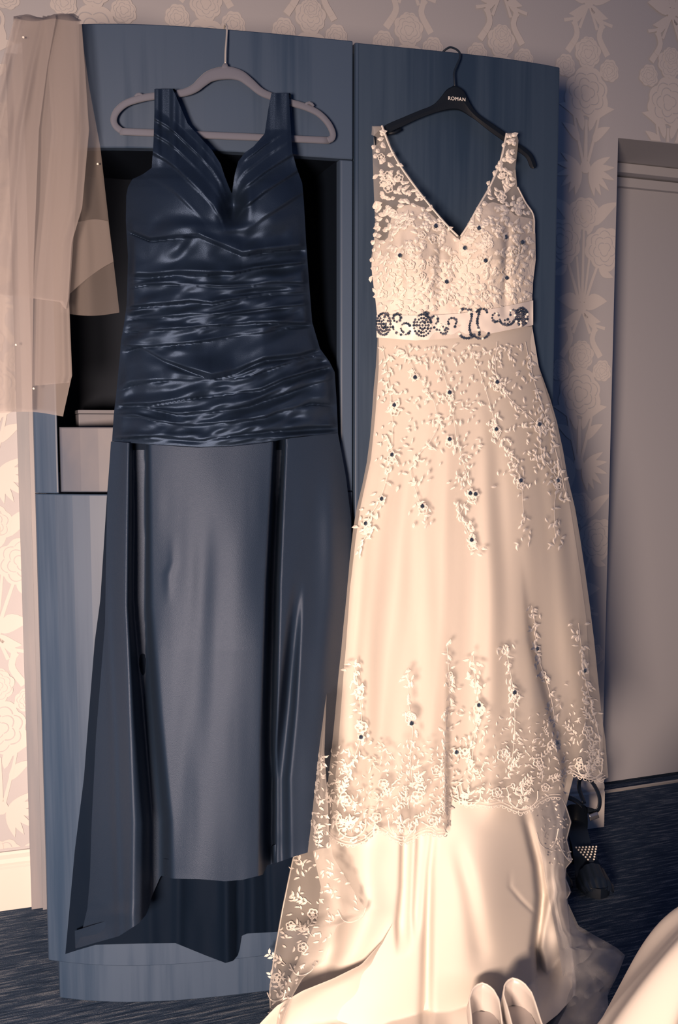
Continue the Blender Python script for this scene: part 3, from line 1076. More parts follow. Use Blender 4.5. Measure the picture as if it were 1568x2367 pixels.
def bodice2_h(x, y):
    x, y = np.broadcast_arrays(np.asarray(x, float), np.asarray(y, float))
    xl = np.minimum(pl(WL, y), 866)
    xr = pl(WR, y)
    xc, hw = (xl + xr) / 2, (xr - xl) / 2
    t = np.clip(np.abs((x - xc) / hw), 0, 1)
    strap = 1 - sstep(380, 480, y)
    bul = np.interp(y, [290, 380, 520, 620, 780], [0.012, 0.03, 0.06, 0.06, 0.055])
    h = 0.040 + bul * ((1 - t ** 3.0) * (1 - strap) + strap * 0.7)
    h = h + 0.038 * np.exp(-((x - 955) / 60) ** 2 - ((y - 575) / 78) ** 2) + 0.038 * np.exp(-((x - 1142) / 58) ** 2 - ((y - 565) / 78) ** 2)
    h = h - 0.012 * np.exp(-((x - 1055) / 26) ** 2 - ((y - 620) / 70) ** 2)
    h = h + folds(x, y, [([(925, 540), (930, 720)], 9, 9, -0.010, 560, 720), ([(1018, 560), (1015, 720)], 10, 10, -0.010, 580, 720), ([(1175, 520), (1168, 700)], 9, 9, -0.012, 520, 720)])
    return h + 0.0025 * noise(x / 18, y / 22)


# lined bodice (sweetheart cups), then the sheer yoke and straps above it
SWEET = [(862, 545), (885, 560), (898, 548), (905, 500), (925, 476), (960, 472), (985, 484), (1015, 512), (1062, 556), (1090, 505), (1110, 476), (1140, 467), (1170, 476), (1190, 497), (1240, 508)]
nu = 120
u = np.linspace(0, 1, nu)
xs = 866 + (1238 - 866) * u
yt = plx(SWEET, xs)
v = np.linspace(0, 1, 120)[:, None]
BELT_M = [(870, 752), (960, 757), (1050, 752), (1110, 744), (1150, 740), (1235, 722)]
Y = yt[None] * (1 - v) + plx(BELT_M, xs)[None] * v
X = pl(WL, Y) * (1 - u) + pl(WR, Y) * u
# keep the sweetheart line where it belongs at the top rows
k = np.clip(1 - v * 3, 0, 1)
X = X * (1 - k) + (xs[None] * k + X * 0)
X = np.clip(X, pl(WL, Y), pl(WR, Y))
WB2 = P(X, Y, bodice2_h(X, Y) - 0.003)
multi_grid_obj('bodice', [WB2, edge_roll(WB2, 0, 0.05), edge_roll(WB2, 1, 0.05)], MT['bodice'], D2)
ysY = np.linspace(292, 600, 110)
XY1, YY1, WY1 = patch(lambda y: pl(WL, y), lambda y: pl(VL + [(1062, 900)], y), ysY, 50, bodice2_h)
ysZ = np.linspace(308, 600, 105)
XY2, YY2, WY2 = patch(lambda y: pl(VR + [(1063, 900)], y), lambda y: pl(WR, y), ysZ, 44, bodice2_h)
multi_grid_obj('sheer_yoke', [WY1, WY2, edge_roll(WY1[30:], 0, 0.04), edge_roll(WY2[30:], 1, 0.04), strap_back(XY1, YY1, WY1), strap_back(XY2, YY2, WY2)], MT['yoke'], D2)

# satin underskirt and train
UL = [(876, 760), (876, 850), (868, 960), (858, 1060), (834, 1170), (822, 1250), (812, 1340), (798, 1430), (780, 1530), (766, 1640), (752, 1760), (735, 1860), (722, 1960), (742, 2050), (735, 2120), (700, 2200), (660, 2280), (632, 2330), (600, 2420), (560, 2520)]
UR = [(1230, 750), (1248, 860), (1282, 970), (1298, 1060), (1320, 1180), (1340, 1310), (1356, 1430), (1364, 1580), (1352, 1700), (1325, 1800), (1300, 1900), (1305, 2000), (1312, 2090), (1322, 2190), (1332, 2270), (1330, 2300), (1290, 2345), (1262, 2367), (1200, 2430), (1150, 2520)]
SF = [
    ([(930, 1300), (929, 1940), (926, 2050), (918, 2130)], 4, 5, -0.030, 1880, 2190, 's'),
    ([(950, 1300), (950, 1940), (944, 2130)], 9, 10, 0.030, 1880, 2190, 's'),
    ([(964, 1300), (963, 1950), (955, 2110)], 4, 6, -0.020, 1880, 2160, 's'),
    ([(988, 1300), (986, 1950), (972, 2110)], 9, 9, 0.020, 1880, 2160, 's'),
    ([(1005, 1900), (994, 2010), (990, 2130), (985, 2367)], 8, 14, -0.028, 1880, 2480, 2),
    ([(1206, 1800), (1208, 1880), (1238, 2000), (1245, 2070), (1243, 2110), (1232, 2190), (1246, 2280)], 6, 6, -0.022, 1830, 2330, 's'),
    ([(1212, 1800), (1214, 1880), (1246, 2000), (1254, 2070), (1251, 2110), (1240, 2190), (1252, 2280)], 10, 10, -0.045, 1850, 2310),
    ([(1180, 2050), (1205, 2080), (1240, 2115)], 6, 6, -0.008, 2060, 2120),
    ([(1100, 1800), (1110, 2100), (1090, 2260)], 70, 80, 0.030, 1800, 2300),
    ([(1060, 1960), (1085, 2060), (1110, 2200)], 18, 26, -0.014, 1980, 2240),
    ([(1285, 1980), (1292, 2100), (1300, 2300)], 20, 22, 0.022, 1960, 2340),
    ([(1300, 2040), (1285, 2110), (1310, 2180)], 10, 10, -0.012, 2040, 2180),
    ([(830, 1900), (850, 2100), (800, 2240)], 36, 40, 0.026, 1900, 2260),
    ([(775, 1950), (790, 2100), (760, 2240)], 16, 18, -0.016, 1990, 2260),
    ([(895, 1250), (880, 1500), (870, 1750)], 26, 34, 0.012, 1180, 2000),
    ([(960, 1250), (965, 1500), (960, 1700)], 22, 30, -0.008, 1180, 1900),
    ([(1150, 1200), (1165, 1500), (1150, 1750)], 30, 36, 0.012, 1180, 1900),
    ([(1095, 1250), (1085, 1600)], 24, 30, -0.010, 1200, 1900),
    ([(1290, 1300), (1310, 1600)], 26, 32, 0.012, 1200, 1800),
    ([(1200, 1250), (1222, 1480), (1255, 1640), (1290, 1760)], 12, 12, -0.030, 1330, 1900, 's'),
    ([(845, 1250), (815, 1600)], 12, 14, -0.010, 1200, 1800),
]


def under_h(x, y):
    x, y = np.broadcast_arrays(np.asarray(x, float), np.asarray(y, float))
    xl, xr = pl(UL, y), pl(UR, y)
    xc, hw = (xl + xr) / 2, (xr - xl) / 2
    t = np.clip(np.abs((x - xc) / hw), 0, 1)
    bul = np.interp(y, [760, 1000, 1400, 1900, 2367], [0.050, 0.075, 0.115, 0.150, 0.16])
    h = 0.040 + bul * (1 - t ** 2.4)
    h = h + folds(x, y, SF)
    uu = (x - xl) / (xr - xl)
    g = sstep(850, 1200, y)
    h = h + g * (1 - sstep(1700, 1950, y)) * (0.005 * np.sin(2 * math.pi * 5.3 * uu + 0.8) + 0.002 * np.sin(2 * math.pi * 9.7 * uu + 2.2))
    h = h + 0.010 * noise(x / 120 + 3, y / 160) * sstep(1850, 2050, y)
    h = h + 0.016 * noise((x + 0.45 * y) / 42, (y - 0.5 * x) / 110) * sstep(1245, 1270, x) * sstep(1950, 2050, y)
    return h


nu, nv = 190, 260
u = np.linspace(0, 1, nu)
ys = np.concatenate([np.linspace(755, 1900, 110), np.linspace(1908, 2480, nv - 110)])
Y = np.repeat(ys[:, None], nu, 1)
X = pl(UL, ys)[:, None] * (1 - u) + pl(UR, ys)[:, None] * u
WU = P(X, Y, under_h(X, Y))
zf = 0.012 + 0.014 * (1 + noise(X / 70 + 2, Y / 80)) + 0.5 * np.maximum(folds(X, Y, SF), -0.02)
WU = on_floor(WU, X, Y, np.maximum(zf, 0.006))
multi_grid_obj('satin_skirt', [WU, edge_roll(WU[:200], 0, 0.06), edge_roll(WU[:200], 1, 0.06)], MT['satin'], D2)

# swept train: satin lying over itself at the left foot
tr_l = [(905, 2140), (880, 2180), (835, 2230), (770, 2262), (700, 2290), (640, 2325), (600, 2367), (560, 2480)]
tr_r = [(907, 2140), (925, 2180), (965, 2230), (990, 2262), (995, 2290), (1000, 2325), (1005, 2367), (1010, 2480)]
ys = np.linspace(2140, 2480, 60)
u = np.linspace(0, 1, 60)
X = pl(tr_l, ys)[:, None] * (1 - u) + pl(tr_r, ys)[:, None] * u
Y = np.repeat(ys[:, None], 60, 1)
off = under_h(X, Y) * 0 + 0.165 + 0.03 * np.exp(-((u[None] - 0.0) / 0.12) ** 2) + 0.008 * noise(X / 80, Y / 60)
WT = on_floor(P(X, Y, off), X, Y, 0.03 + 0.016 * np.exp(-((u[None]) / 0.06) ** 2) + 0.008 * noise(X / 90, Y / 50))
grid_obj('satin_train', WT, MT['satin'], D2)

# tulle overskirt with scalloped lace hem
HEM3 = [(700, 1905), (745, 1915), (760, 1932), (785, 1950), (812, 1956), (838, 1950), (856, 1934), (872, 1920), (888, 1924), (905, 1940), (930, 1950), (955, 1944), (972, 1930), (990, 1926), (1010, 1932), (1030, 1930), (1037, 1900), (1046, 1846), (1062, 1856), (1085, 1864), (1110, 1862), (1130, 1866), (1160, 1862), (1180, 1872), (1205, 1882), (1232, 1872), (1250, 1856), (1275, 1844), (1302, 1846), (1308, 1815), (1314, 1782), (1335, 1796), (1360, 1802), (1385, 1808), (1402, 1800), (1420, 1790)]
OF = [
    ([(1030, 1350), (1036, 1600), (1034, 1750), (1036, 1950)], 5, 5, -0.040, 1480, 2100, 's'),
    ([(1110, 1350), (1120, 1600), (1130, 1950)], 40, 40, 0.040, 1480, 2100, 's'),
    ([(1200, 1250), (1225, 1480), (1268, 1640), (1302, 1760), (1306, 1850)], 5, 5, -0.050, 1330, 2000, 's'),
    ([(1270, 1250), (1300, 1480), (1330, 1640), (1345, 1760)], 20, 20, 0.030, 1330, 2000, 's'),
    ([(915, 1300), (905, 1600), (915, 1950)], 36, 44, 0.020, 1150, 2100),
    ([(985, 1300), (990, 1600), (985, 1950)], 20, 26, 0.010, 1200, 2100),
    ([(1120, 1300), (1125, 1600), (1120, 1900)], 36, 46, 0.020, 1150, 2100),
    ([(1330, 1300), (1345, 1600), (1355, 1800)], 20, 26, 0.016, 1200, 2000),
    ([(812, 1400), (795, 1700), (780, 1950)], 16, 24, 0.014, 1250, 2100),
    ([(858, 1400), (852, 1700), (866, 1950)], 16, 18, -0.014, 1400, 2100),
]


def over_h(x, y):
    x, y = np.broadcast_arrays(np.asarray(x, float), np.asarray(y, float))
    xl, xr = pl(WL, y), pl(WR, y)
    xc, hw = (xl + xr) / 2, (xr - xl) / 2
    t = np.clip(np.abs((x - xc) / hw), 0, 1)
    bul = np.interp(y, [760, 1000, 1400, 1900, 2367], [0.062, 0.092, 0.145, 0.195, 0.2])
    h = 0.040 + bul * (1 - t ** 2.6)
    h = h + folds(x, y, OF)
    uu = (x - xl) / (xr - xl)
    h = h + sstep(850, 1200, y) * (0.003 * np.sin(2 * math.pi * 7.1 * uu + 0.3) + 0.001 * np.sin(2 * math.pi * 13.3 * uu + 1.0))
    return h


nu, nv = 200, 190
u = np.linspace(0, 1, nu)
yh = np.full(nu, 1880.0)
for _ in range(40):
    xh = pl(WL, yh) * (1 - u) + pl(WR, yh) * u
    yh = 0.5 * yh + 0.5 * plx(HEM3, xh)
xh = pl(WL, yh) * (1 - u) + pl(WR, yh) * u
v = np.linspace(0, 1, nv)[:, None]
x0 = 873 * (1 - u) + 1231 * u
Y = plx(BELT_M, x0)[None] * (1 - v) + yh[None] * v
X = pl(WL, Y) * (1 - u) + pl(WR, Y) * u
WO = P(X, Y, over_h(X, Y))
multi_grid_obj('tulle_overskirt', [WO, edge_roll(WO, 0, 0.05), edge_roll(WO, 1, 0.05)], MT['tulle'], D2)

# tulle train at the left, reaching the floor
TLr = [(756, 1590), (752, 1680), (750, 1740), (758, 1850), (762, 1935), (770, 1980), (800, 2030), (850, 2110), (780, 2140), (762, 2180), (752, 2220), (725, 2240), (700, 2262), (678, 2300), (660, 2340), (640, 2400)]


def ltrain_h(x, y):
    x, y = np.broadcast_arrays(np.asarray(x, float), np.asarray(y, float))
    uu = np.clip((x - pl(WL, y)) / np.maximum(pl(TLr, y) - pl(WL, y), 5), 0, 1)
    return 0.045 + 0.17 * np.sin(np.clip(uu, 0, 1) * math.pi / 2) + 0.006 * np.sin(uu * 14) + 0.004 * noise(x / 24, y / 60)


ys = np.linspace(1592, 2400, 150)
u = np.linspace(0, 1, 60)
X = pl(WL, ys)[:, None] * (1 - u) + pl(TLr, ys)[:, None] * u
Y = np.repeat(ys[:, None], 60, 1)
WLT = on_floor(P(X, Y, ltrain_h(X, Y)), X, Y, 0.034)
grid_obj('tulle_train', WLT, MT['tulle'], D2)

# tulle train at the right, fanning over the carpet
RTl = [(1215, 1840), (1235, 1900), (1255, 1990), (1270, 2080), (1290, 2180), (1305, 2280), (1250, 2367), (1200, 2430)]
RTr = [(1300, 1840), (1310, 1862), (1322, 1900), (1312, 1940), (1318, 1965), (1324, 1990), (1310, 2006), (1309, 2030), (1318, 2052), (1321, 2062), (1312, 2078), (1318, 2110), (1336, 2150), (1362, 2165), (1380, 2190), (1420, 2195), (1440, 2212), (1415, 2262), (1385, 2290), (1400, 2330), (1430, 2367), (1450, 2430)]


def rtrain_h(x, y):
    x, y = np.broadcast_arrays(np.asarray(x, float), np.asarray(y, float))
    uu = np.clip((x - pl(RTl, y)) / np.maximum(pl(RTr, y) - pl(RTl, y), 5), 0, 1)
    return 0.150 - 0.10 * uu ** 1.5 + 0.016 * noise(uu * 5 + y / 210, y / 260) + 0.006 * noise(x / 20, y / 60)


ys = np.linspace(1840, 2420, 150)
u = np.linspace(0, 1, 70)
X = pl(RTl, ys)[:, None] * (1 - u) + pl(RTr, ys)[:, None] * u
Y = np.repeat(ys[:, None], 70, 1)
zf = 0.012 + 0.018 * (1 + noise(X / 26 + Y / 70, Y / 30 - X / 60)) * (0.4 + 0.6 * u[None])
WRT = on_floor(P(X, Y, rtrain_h(X, Y)), X, Y, zf)
grid_obj('tulle_train', WRT, MT['tulle_thin'], D2)
# a second, loose layer of net over the carpet
RT2r = [(1315, 2090), (1338, 2140), (1372, 2160), (1425, 2190), (1446, 2208), (1430, 2250), (1405, 2300), (1410, 2367), (1430, 2430)]
ys = np.linspace(2090, 2420, 90)
X = pl([(1290, 2090), (1320, 2200), (1325, 2300), (1290, 2367), (1250, 2430)], ys)[:, None] * (1 - u) + pl(RT2r, ys)[:, None] * u
Y = np.repeat(ys[:, None], 70, 1)
zf = 0.020 + 0.022 * (1 + noise(X / 30 + Y / 40, Y / 44 - X / 50 + 9))
grid_obj('tulle_train', on_floor(P(X, Y, 0.02 + 0 * X), X, Y, zf), MT['tulle_thin'], D2)


# ---- lace: every shape is laid out on the cloth and follows it
def surf_map(hf, floor_z=None):
    def f(x, y, lift):
        x = np.asarray(x, float)
        y = np.asarray(y, float)
        w = P(x, y, hf(x, y) + lift)
        if floor_z is not None:
            w = on_floor(w, x, y, floor_z + lift)
        return w
    return f


M_OVER, M_BOD = surf_map(over_h), surf_map(bodice2_h)
M_LTR, M_RTR = surf_map(ltrain_h, 0.035), surf_map(rtrain_h, 0.03)


class Lace:
    def __init__(self):
        self.x, self.y, self.l, self.f = [], [], [], []

    def add(self, pts, lifts, faces):
        b0 = len(self.x)
        for (a, c), l in zip(pts, lifts):
            self.x.append(a)
            self.y.append(c)
            self.l.append(l)
        self.f += [tuple(i + b0 for i in f) for f in faces]

    def leaf(self, x, y, ang, L, w, bend=0.0, lift=0.004):
        a = math.radians(ang)
        c, s = math.cos(a), math.sin(a)
        loc = [(0, 0), (0.3, 0.42), (0.65, 0.40), (1, 0.0), (0.65, -0.40), (0.3, -0.42), (0.5, 0)]
        pts = []
        for t, q in loc:
            p_, q_ = t * L, q * w + bend * L * math.sin(math.pi * t)
            pts.append((x + p_ * c - q_ * s, y + p_ * s + q_ * c))
        self.add(pts, [lift] * 6 + [lift + w * 0.00030], [(0, 1, 6), (1, 2, 6), (2, 3, 6), (3, 4, 6), (4, 5, 6), (5, 0, 6)])

    def stroke(self, pts, w, n=12, lift=0.004):
        p = smooth_path(np.array(pts, float), n)
        T = np.gradient(p, axis=0)
        T /= np.linalg.norm(T, axis=1)[:, None] + 1e-9
        N = np.stack([-T[:, 1], T[:, 0]], 1) * w / 2
        pp, ll, ff = [], [], []
        for i in range(n):
            for k, l in ((1, 0), (0, w * 0.0004), (-1, 0)):
                pp.append(tuple(p[i] + N[i] * k))
                ll.append(lift + l)
        for i in range(n - 1):
            for k in range(2):
                ff.append((i * 3 + k, i * 3 + k + 1, i * 3 + 4 + k, i * 3 + 3 + k))
        self.add(pp, ll, ff)

    def flower(self, x, y, r, rot=0, n=5, lift=0.004):
        for k in range(n):
            self.leaf(x, y, rot + k * 360 / n, r, r * 0.85, 0, lift + 0.0004 * (k % 2))

    def rose(self, x, y, r, rot=0, lift=0.004):
        for k in range(5):
            a = math.radians(rot + 72 * k)
            q = [(x + r * 0.75 * math.cos(a + d) * f, y + r * 0.75 * math.sin(a + d) * f) for d, f in ((-0.7, 0.9), (-0.35, 1.2), (0, 1.3), (0.35, 1.2), (0.7, 0.9))]
            self.stroke(q, r * 0.30, 6, lift)
        self.flower(x, y, r * 0.55, rot + 30, 5, lift + 0.0006)

    def sprig(self, x, y, ang, L):
        a = math.radians(ang)
        self.stroke([(x, y), (x + L * 0.5 * math.cos(a + 0.2), y + L * 0.5 * math.sin(a + 0.2)), (x + L * math.cos(a), y + L * math.sin(a))], 1.6, 5)
        for t in (0.25, 0.5, 0.75, 1.0):
            for sg in (-1, 1):
                self.leaf(x + L * t * math.cos(a), y + L * t * math.sin(a), ang + sg * random.uniform(30, 60), L * random.uniform(0.26, 0.38), L * 0.15)

    def obj(self, name, mp, mat, parent):
        W = mp(np.array(self.x), np.array(self.y), np.array(self.l))
        return mesh_obj(name, W, self.f, mat, parent, False)


def inside_skirt(x, y, m=4):
    return pl(WL, y) + m < x < pl(WR, y) - m


# vines of leaves on the overskirt
VINES = [
    ([(884, 800), (895, 860), (905, 940), (905, 1050), (880, 1150), (850, 1200), (845, 1240)], 26),
    ([(935, 800), (960, 860), (1000, 920), (1010, 960), (1010, 1000), (950, 1080), (975, 1170), (990, 1215)], 28),
    ([(1000, 800), (1040, 910), (1055, 1010), (1075, 1080), (1090, 1140), (1065, 1190), (1088, 1240), (1095, 1275)], 26),
    ([(1080, 800), (1110, 860), (1140, 960), (1148, 1000), (1180, 1060), (1205, 1110), (1210, 1180), (1216, 1250)], 28),
    ([(1150, 790), (1150, 880), (1200, 940), (1247, 990), (1250, 1050), (1288, 1110), (1280, 1200), (1295, 1290)], 24),
    ([(1215, 790), (1235, 880), (1268, 980), (1295, 1080), (1310, 1160)], 16),
    ([(860, 1180), (850, 1230), (822, 1275)], 9),
]
VINES_LOW = [
    ([(820, 1540), (830, 1600), (835, 1700), (800, 1800), (770, 1900)], 18),
    ([(945, 1545), (945, 1620), (955, 1680), (950, 1760), (960, 1850)], 16),
    ([(1034, 1490), (1040, 1600), (1030, 1700), (1030, 1800), (1028, 1910)], 12),
    ([(1095, 1515), (1100, 1580), (1108, 1640), (1095, 1720), (1090, 1800)], 18),
    ([(1168, 1490), (1180, 1550), (1190, 1620), (1190, 1700), (1180, 1800)], 16),
    ([(1230, 1400), (1238, 1450), (1242, 1510), (1262, 1570), (1280, 1640), (1285, 1730)], 13),
    ([(1338, 1440), (1345, 1500), (1352, 1560), (1366, 1620), (1385, 1700), (1390, 1760)], 14),
    ([(725, 1760), (735, 1800), (720, 1860)], 14),
]
GEMS = [(1150, 883), (1040, 907), (912, 936), (1247, 981), (1148, 992), (1040, 1015), (907, 1051), (1204, 1111), (1290, 1111), (1088, 1140), (977, 1170), (846, 1210), (883, 1153), (1091, 1248), (1242, 1500), (1352, 1551), (1190, 1601), (1108, 1630), (952, 1672), (835, 1704), (1056, 1739), (1288, 1718), (960, 872), (1100, 1142)]
GEMS_B = [(1033, 651), (1108, 527), (1170, 548), (1172, 642), (1075, 573), (1123, 602), (1008, 522), (925, 590), (1208, 560)]

lace = Lace()
for line, spread_ in VINES + VINES_LOW:
    p = smooth_path(line, 60)
    seglen = np.linalg.norm(np.diff(p, axis=0), axis=1).sum()
    for k in range(int(seglen / 5.6)):
        i = random.randint(0, 59)
        x = p[i, 0] + random.gauss(0, spread_ * 0.45)
        y = p[i, 1] + random.gauss(0, 6)
        if inside_skirt(x, y, 10) and y > 790:
            lace.leaf(x, y, random.uniform(0, 360) if random.random() < 0.4 else random.gauss(95, 38), random.uniform(10, 19), random.uniform(5, 9), random.uniform(-0.15, 0.15))
    lace.stroke([tuple(q) for q in p[::6]], 1.5, 40, 0.0035)
# scattered leaves near the waist and a dense band above the hem
for _ in range(300):
    y = 795 + 330 * random.random() ** 1.3
    x = random.uniform(pl(WL, y) + 10, pl(WR, y) - 10)
    lace.leaf(x, y, random.gauss(95, 50), random.uniform(8, 16), random.uniform(4, 8))


def hem_y(x):
    return float(plx(HEM3, x))


for _ in range(760):
    x = random.uniform(712, 1400)
    hy = hem_y(x)
    y = hy - 6 - 215 * random.random() ** 1.35
    if inside_skirt(x, y, 9):
        lace.leaf(x, y, random.uniform(0, 360), random.uniform(7, 16), random.uniform(3, 6), random.uniform(-0.25, 0.25))
for _ in range(44):
    x = random.uniform(730, 1395)
    y = hem_y(x) - 25 - 150 * random.random()
    if inside_skirt(x, y, 24):
        lace.sprig(x, y, random.uniform(200, 340), random.uniform(22, 40))
# scallop edges: two lines and little loops
i0 = 0
for k in range(len(xh) - 1):
    pass
hx = np.linspace(742, 1404, 160)
hyv = plx(HEM3, hx)
for d, w in ((2, 2.6), (9, 1.8)):
    seg = np.stack([hx, hyv - d], 1)
    for a0, a1 in ((0, 71), (73, 134), (137, 160)):
        lace.stroke([tuple(q) for q in seg[a0:a1:3]], w, 90)
for k in range(0, 158, 3):
    if 70 <= k <= 73 or 133 <= k <= 137:
        continue
    x, y = hx[k], hyv[k]
    lace.stroke([(x - 5, y - 2), (x - 3, y + 3), (x + 2, y + 3.5), (x + 5, y - 1)], 2.0, 6)
for cx_, cy_, r in ((812, 1905, 34), (930, 1905, 32), (1210, 1840, 34), (1085, 1838, 26), (1365, 1775, 28)):
    lace.stroke([(cx_ - r, cy_ - 8), (cx_ - r * 0.9, cy_ + r * 0.4), (cx_ - r * 0.3, cy_ + r * 0.86), (cx_ + r * 0.4, cy_ + r * 0.82), (cx_ + r * 0.95, cy_ + r * 0.3), (cx_ + r, cy_ - 12)], 3.2, 20)
    lace.stroke([(cx_ - r, cy_ - 8), (cx_ - r * 1.1, cy_ - 20), (cx_ - r * 0.75, cy_ - 24), (cx_ - r * 0.65, cy_ - 12)], 2.6, 10)
    for q in range(3):
        lace.leaf(cx_, cy_, 200 + q * 60, r * 0.75, r * 0.26)
    for q in range(4):
        lace.flower(cx_ + random.uniform(-r, r) * 0.6, cy_ + random.uniform(-4, 18), 7, random.uniform(0, 90))
tag(lace.obj('lace_leaves', M_OVER, MT['lace'], D2), kind='stuff')

# roses embroidered on the overskirt: each one a piece of its own
ROSES = [(835, 1680, 14), (950, 1660, 13), (1108, 1640, 14), (1190, 1612, 14), (1075, 1742, 12), (1165, 1745, 15), (1010, 1780, 12), (965, 1842, 14), (740, 1795, 12), (800, 1850, 13), (885, 1812, 12), (1245, 1762, 12), (1262, 1820, 10), (1150, 1832, 12), (1360, 1690, 13), (1385, 1760, 11), (830, 1600, 11), (870, 1890, 12), (1000, 1895, 11), (1340, 1770, 10), (1040, 1560, 8), (1255, 1560, 9), (912, 950, 12), (905, 1062, 11), (978, 1176, 12), (1093, 1150, 11), (1150, 895, 10), (1148, 1002, 10), (1205, 1122, 10), (850, 1222, 10), (1092, 1262, 10), (1040, 1025, 10), (1040, 920, 10), (1247, 992, 9), (1290, 1122, 9)]
for x, y, r in ROSES:
    if inside_skirt(x, y, r):
        q = Lace()
        q.rose(x, y, r, random.uniform(0, 72))
        q.obj('lace_rose', M_OVER, MT['lace'], D2)

# lace on bodice, yoke and straps
bl = Lace()


def in_bodice(x, y):
    if not (pl(WL, y) + 3 < x < pl(WR, y) - 3):
        return False
    if y < 546:
        if y < 300:
            return x < pl(VL, y) - 2
        return x < pl(VL, y) - 3 or x > pl(VR, y) + 3
    return True


cnt = 0
while cnt < 760:
    x, y = random.uniform(858, 1240), random.uniform(292, 728)
    if y > plx(BELT_M, x) - 30 or not in_bodice(x, y):
        continue
    if y < 480 and random.random() < 0.1:
        continue
    L_ = random.uniform(11, 20)
    bl.leaf(x - L_ / 2, y, random.uniform(-75, 75), L_, random.uniform(8, 13), random.uniform(-0.2, 0.2), 0.0025)
    cnt += 1
for _ in range(60):
    x, y = random.uniform(870, 1230), random.uniform(300, 715)
    if in_bodice(x, y) and in_bodice(x - 10, y) and in_bodice(x + 10, y):
        bl.rose(x, y, random.uniform(8, 12), random.uniform(0, 72), 0.003)
bl.stroke([(q[0] - 3, q[1]) for q in VL], 4, 40, 0.003)
bl.stroke([(q[0] + 3, q[1]) for q in VR], 4, 40, 0.003)
bl.stroke([(1197, 432), (1215, 467), (1234, 498), (1236, 540)], 3, 20, 0.003)
tag(bl.obj('bodice_lace', M_BOD, MT['lace'], D2), kind='stuff')

# lace on the two tulle trains
tl_ = Lace()
cnt = 0
while cnt < 210:
    y = random.uniform(1740, 2350)
    a_, b_ = pl(WL, y) + 6, pl(TLr, y) - 6
    if b_ < a_:
        continue
    x = random.uniform(a_, b_)
    if x > 775 and y > 2120:
        continue
    tl_.leaf(x, y, random.uniform(0, 360), random.uniform(8, 18), random.uniform(4, 7), random.uniform(-0.2, 0.2))
    cnt += 1
for x, y in ((720, 2090), (700, 2010), (688, 2160), (660, 2230), (650, 2290), (722, 2165), (735, 1960)):
    tl_.sprig(x, y, random.uniform(200, 330), 44)
for x, y, r in ((723, 2112, 12), (732, 1772, 13), (672, 2140, 11), (700, 2190, 12), (640, 2260, 11)):
    tl_.rose(x, y, r, random.uniform(0, 72))
for cx_, cy_, r in ((815, 2110, 34), (700, 2235, 30), (640, 2300, 22)):
    tl_.stroke([(cx_ - r, cy_ - 6), (cx_ - r * 0.6, cy_ + r * 0.5), (cx_, cy_ + r * 0.62), (cx_ + r * 0.7, cy_ + r * 0.25), (cx_ + r * 0.9, cy_ - 12)], 3, 16)
ed = np.stack([pl(WL, np.linspace(1760, 2330, 40)) + 2, np.linspace(1760, 2330, 40)], 1)
tl_.stroke([tuple(q) for q in ed], 2.4, 80)
tag(tl_.obj('train_lace', M_LTR, MT['lace'], D2), kind='stuff')
tr_ = Lace()
for _ in range(70):
    y = random.uniform(1850, 2000)
    x = random.uniform(pl(RTl, y) + 12, pl(RTr, y) - 4)
    tr_.leaf(x, y, random.uniform(0, 360), random.uniform(5, 11), random.uniform(3, 5))
tr_.stroke([(1242, 1925), (1250, 1950), (1268, 1962), (1284, 1948), (1292, 1915)], 2.6, 16)
tr_.stroke([(1290, 1945), (1305, 1975), (1318, 1990), (1324, 1985)], 2.6, 12)
edr = np.stack([pl(RTr, np.linspace(1845, 2090, 40)) - 2, np.linspace(1845, 2090, 40)], 1)
tr_.stroke([tuple(q) for q in edr], 1.8, 60)
tag(tr_.obj('train_lace', M_RTR, MT['lace'], D2), kind='stuff')


# crystals, each in a little setting of petals
def ico(r, sub=1):
    bm = bmesh.new()
    bmesh.ops.create_icosphere(bm, subdivisions=sub, radius=r)
    V = np.array([v.co[:] for v in bm.verts])
    Fc = [tuple(v.index for v in f.verts) for f in bm.faces]
    bm.free()
    return V, Fc


IV, IF = ico(1.0, 1)
gem_me = bpy.data.meshes.new('crystal')
gem_me.from_pydata([tuple(v * np.array([0.0048, 0.0034, 0.0048])) for v in IV], [], IF)
gem_me.materials.append(MT['gem'])


def gem_at(w):
    o = bpy.data.objects.new('crystal', gem_me)
    COL.objects.link(o)
    o.parent = D2
    o.location = Vector(rel(w, D2)[0])


for x, y in GEMS:
    gem_at(M_OVER(np.array(x), np.array(y), 0.007))
    q = Lace()
    q.flower(x, y, 11, random.uniform(0, 72))
    q.obj('crystal_flower', M_OVER, MT['lace'], D2)
for x, y in GEMS_B:
    gem_at(M_BOD(np.array(x), np.array(y), 0.007))

# jewelled belt
BT = [(870, 728), (990, 729), (1060, 725), (1150, 712), (1240, 693)]
BB = [(870, 780), (960, 787), (1050, 782), (1110, 776), (1240, 750)]
xs = np.linspace(871, 1233, 90)
v = np.linspace(0, 1, 9)[:, None]
Y = plx(BT, xs)[None] * (1 - v) + plx(BB, xs)[None] * v
X = np.repeat(xs[None], 9, 0)
hb = bodice2_h(X, np.clip(Y, 690, 790)) + 0.006 + 0.002 * np.sin(v * math.pi)
belt = grid_obj('belt', P(X, Y, hb), MT['sash'], D2)
M_BELT = lambda x, y, l: P(x, y, bodice2_h(x, np.clip(y, 690, 790)) + 0.008 + l)


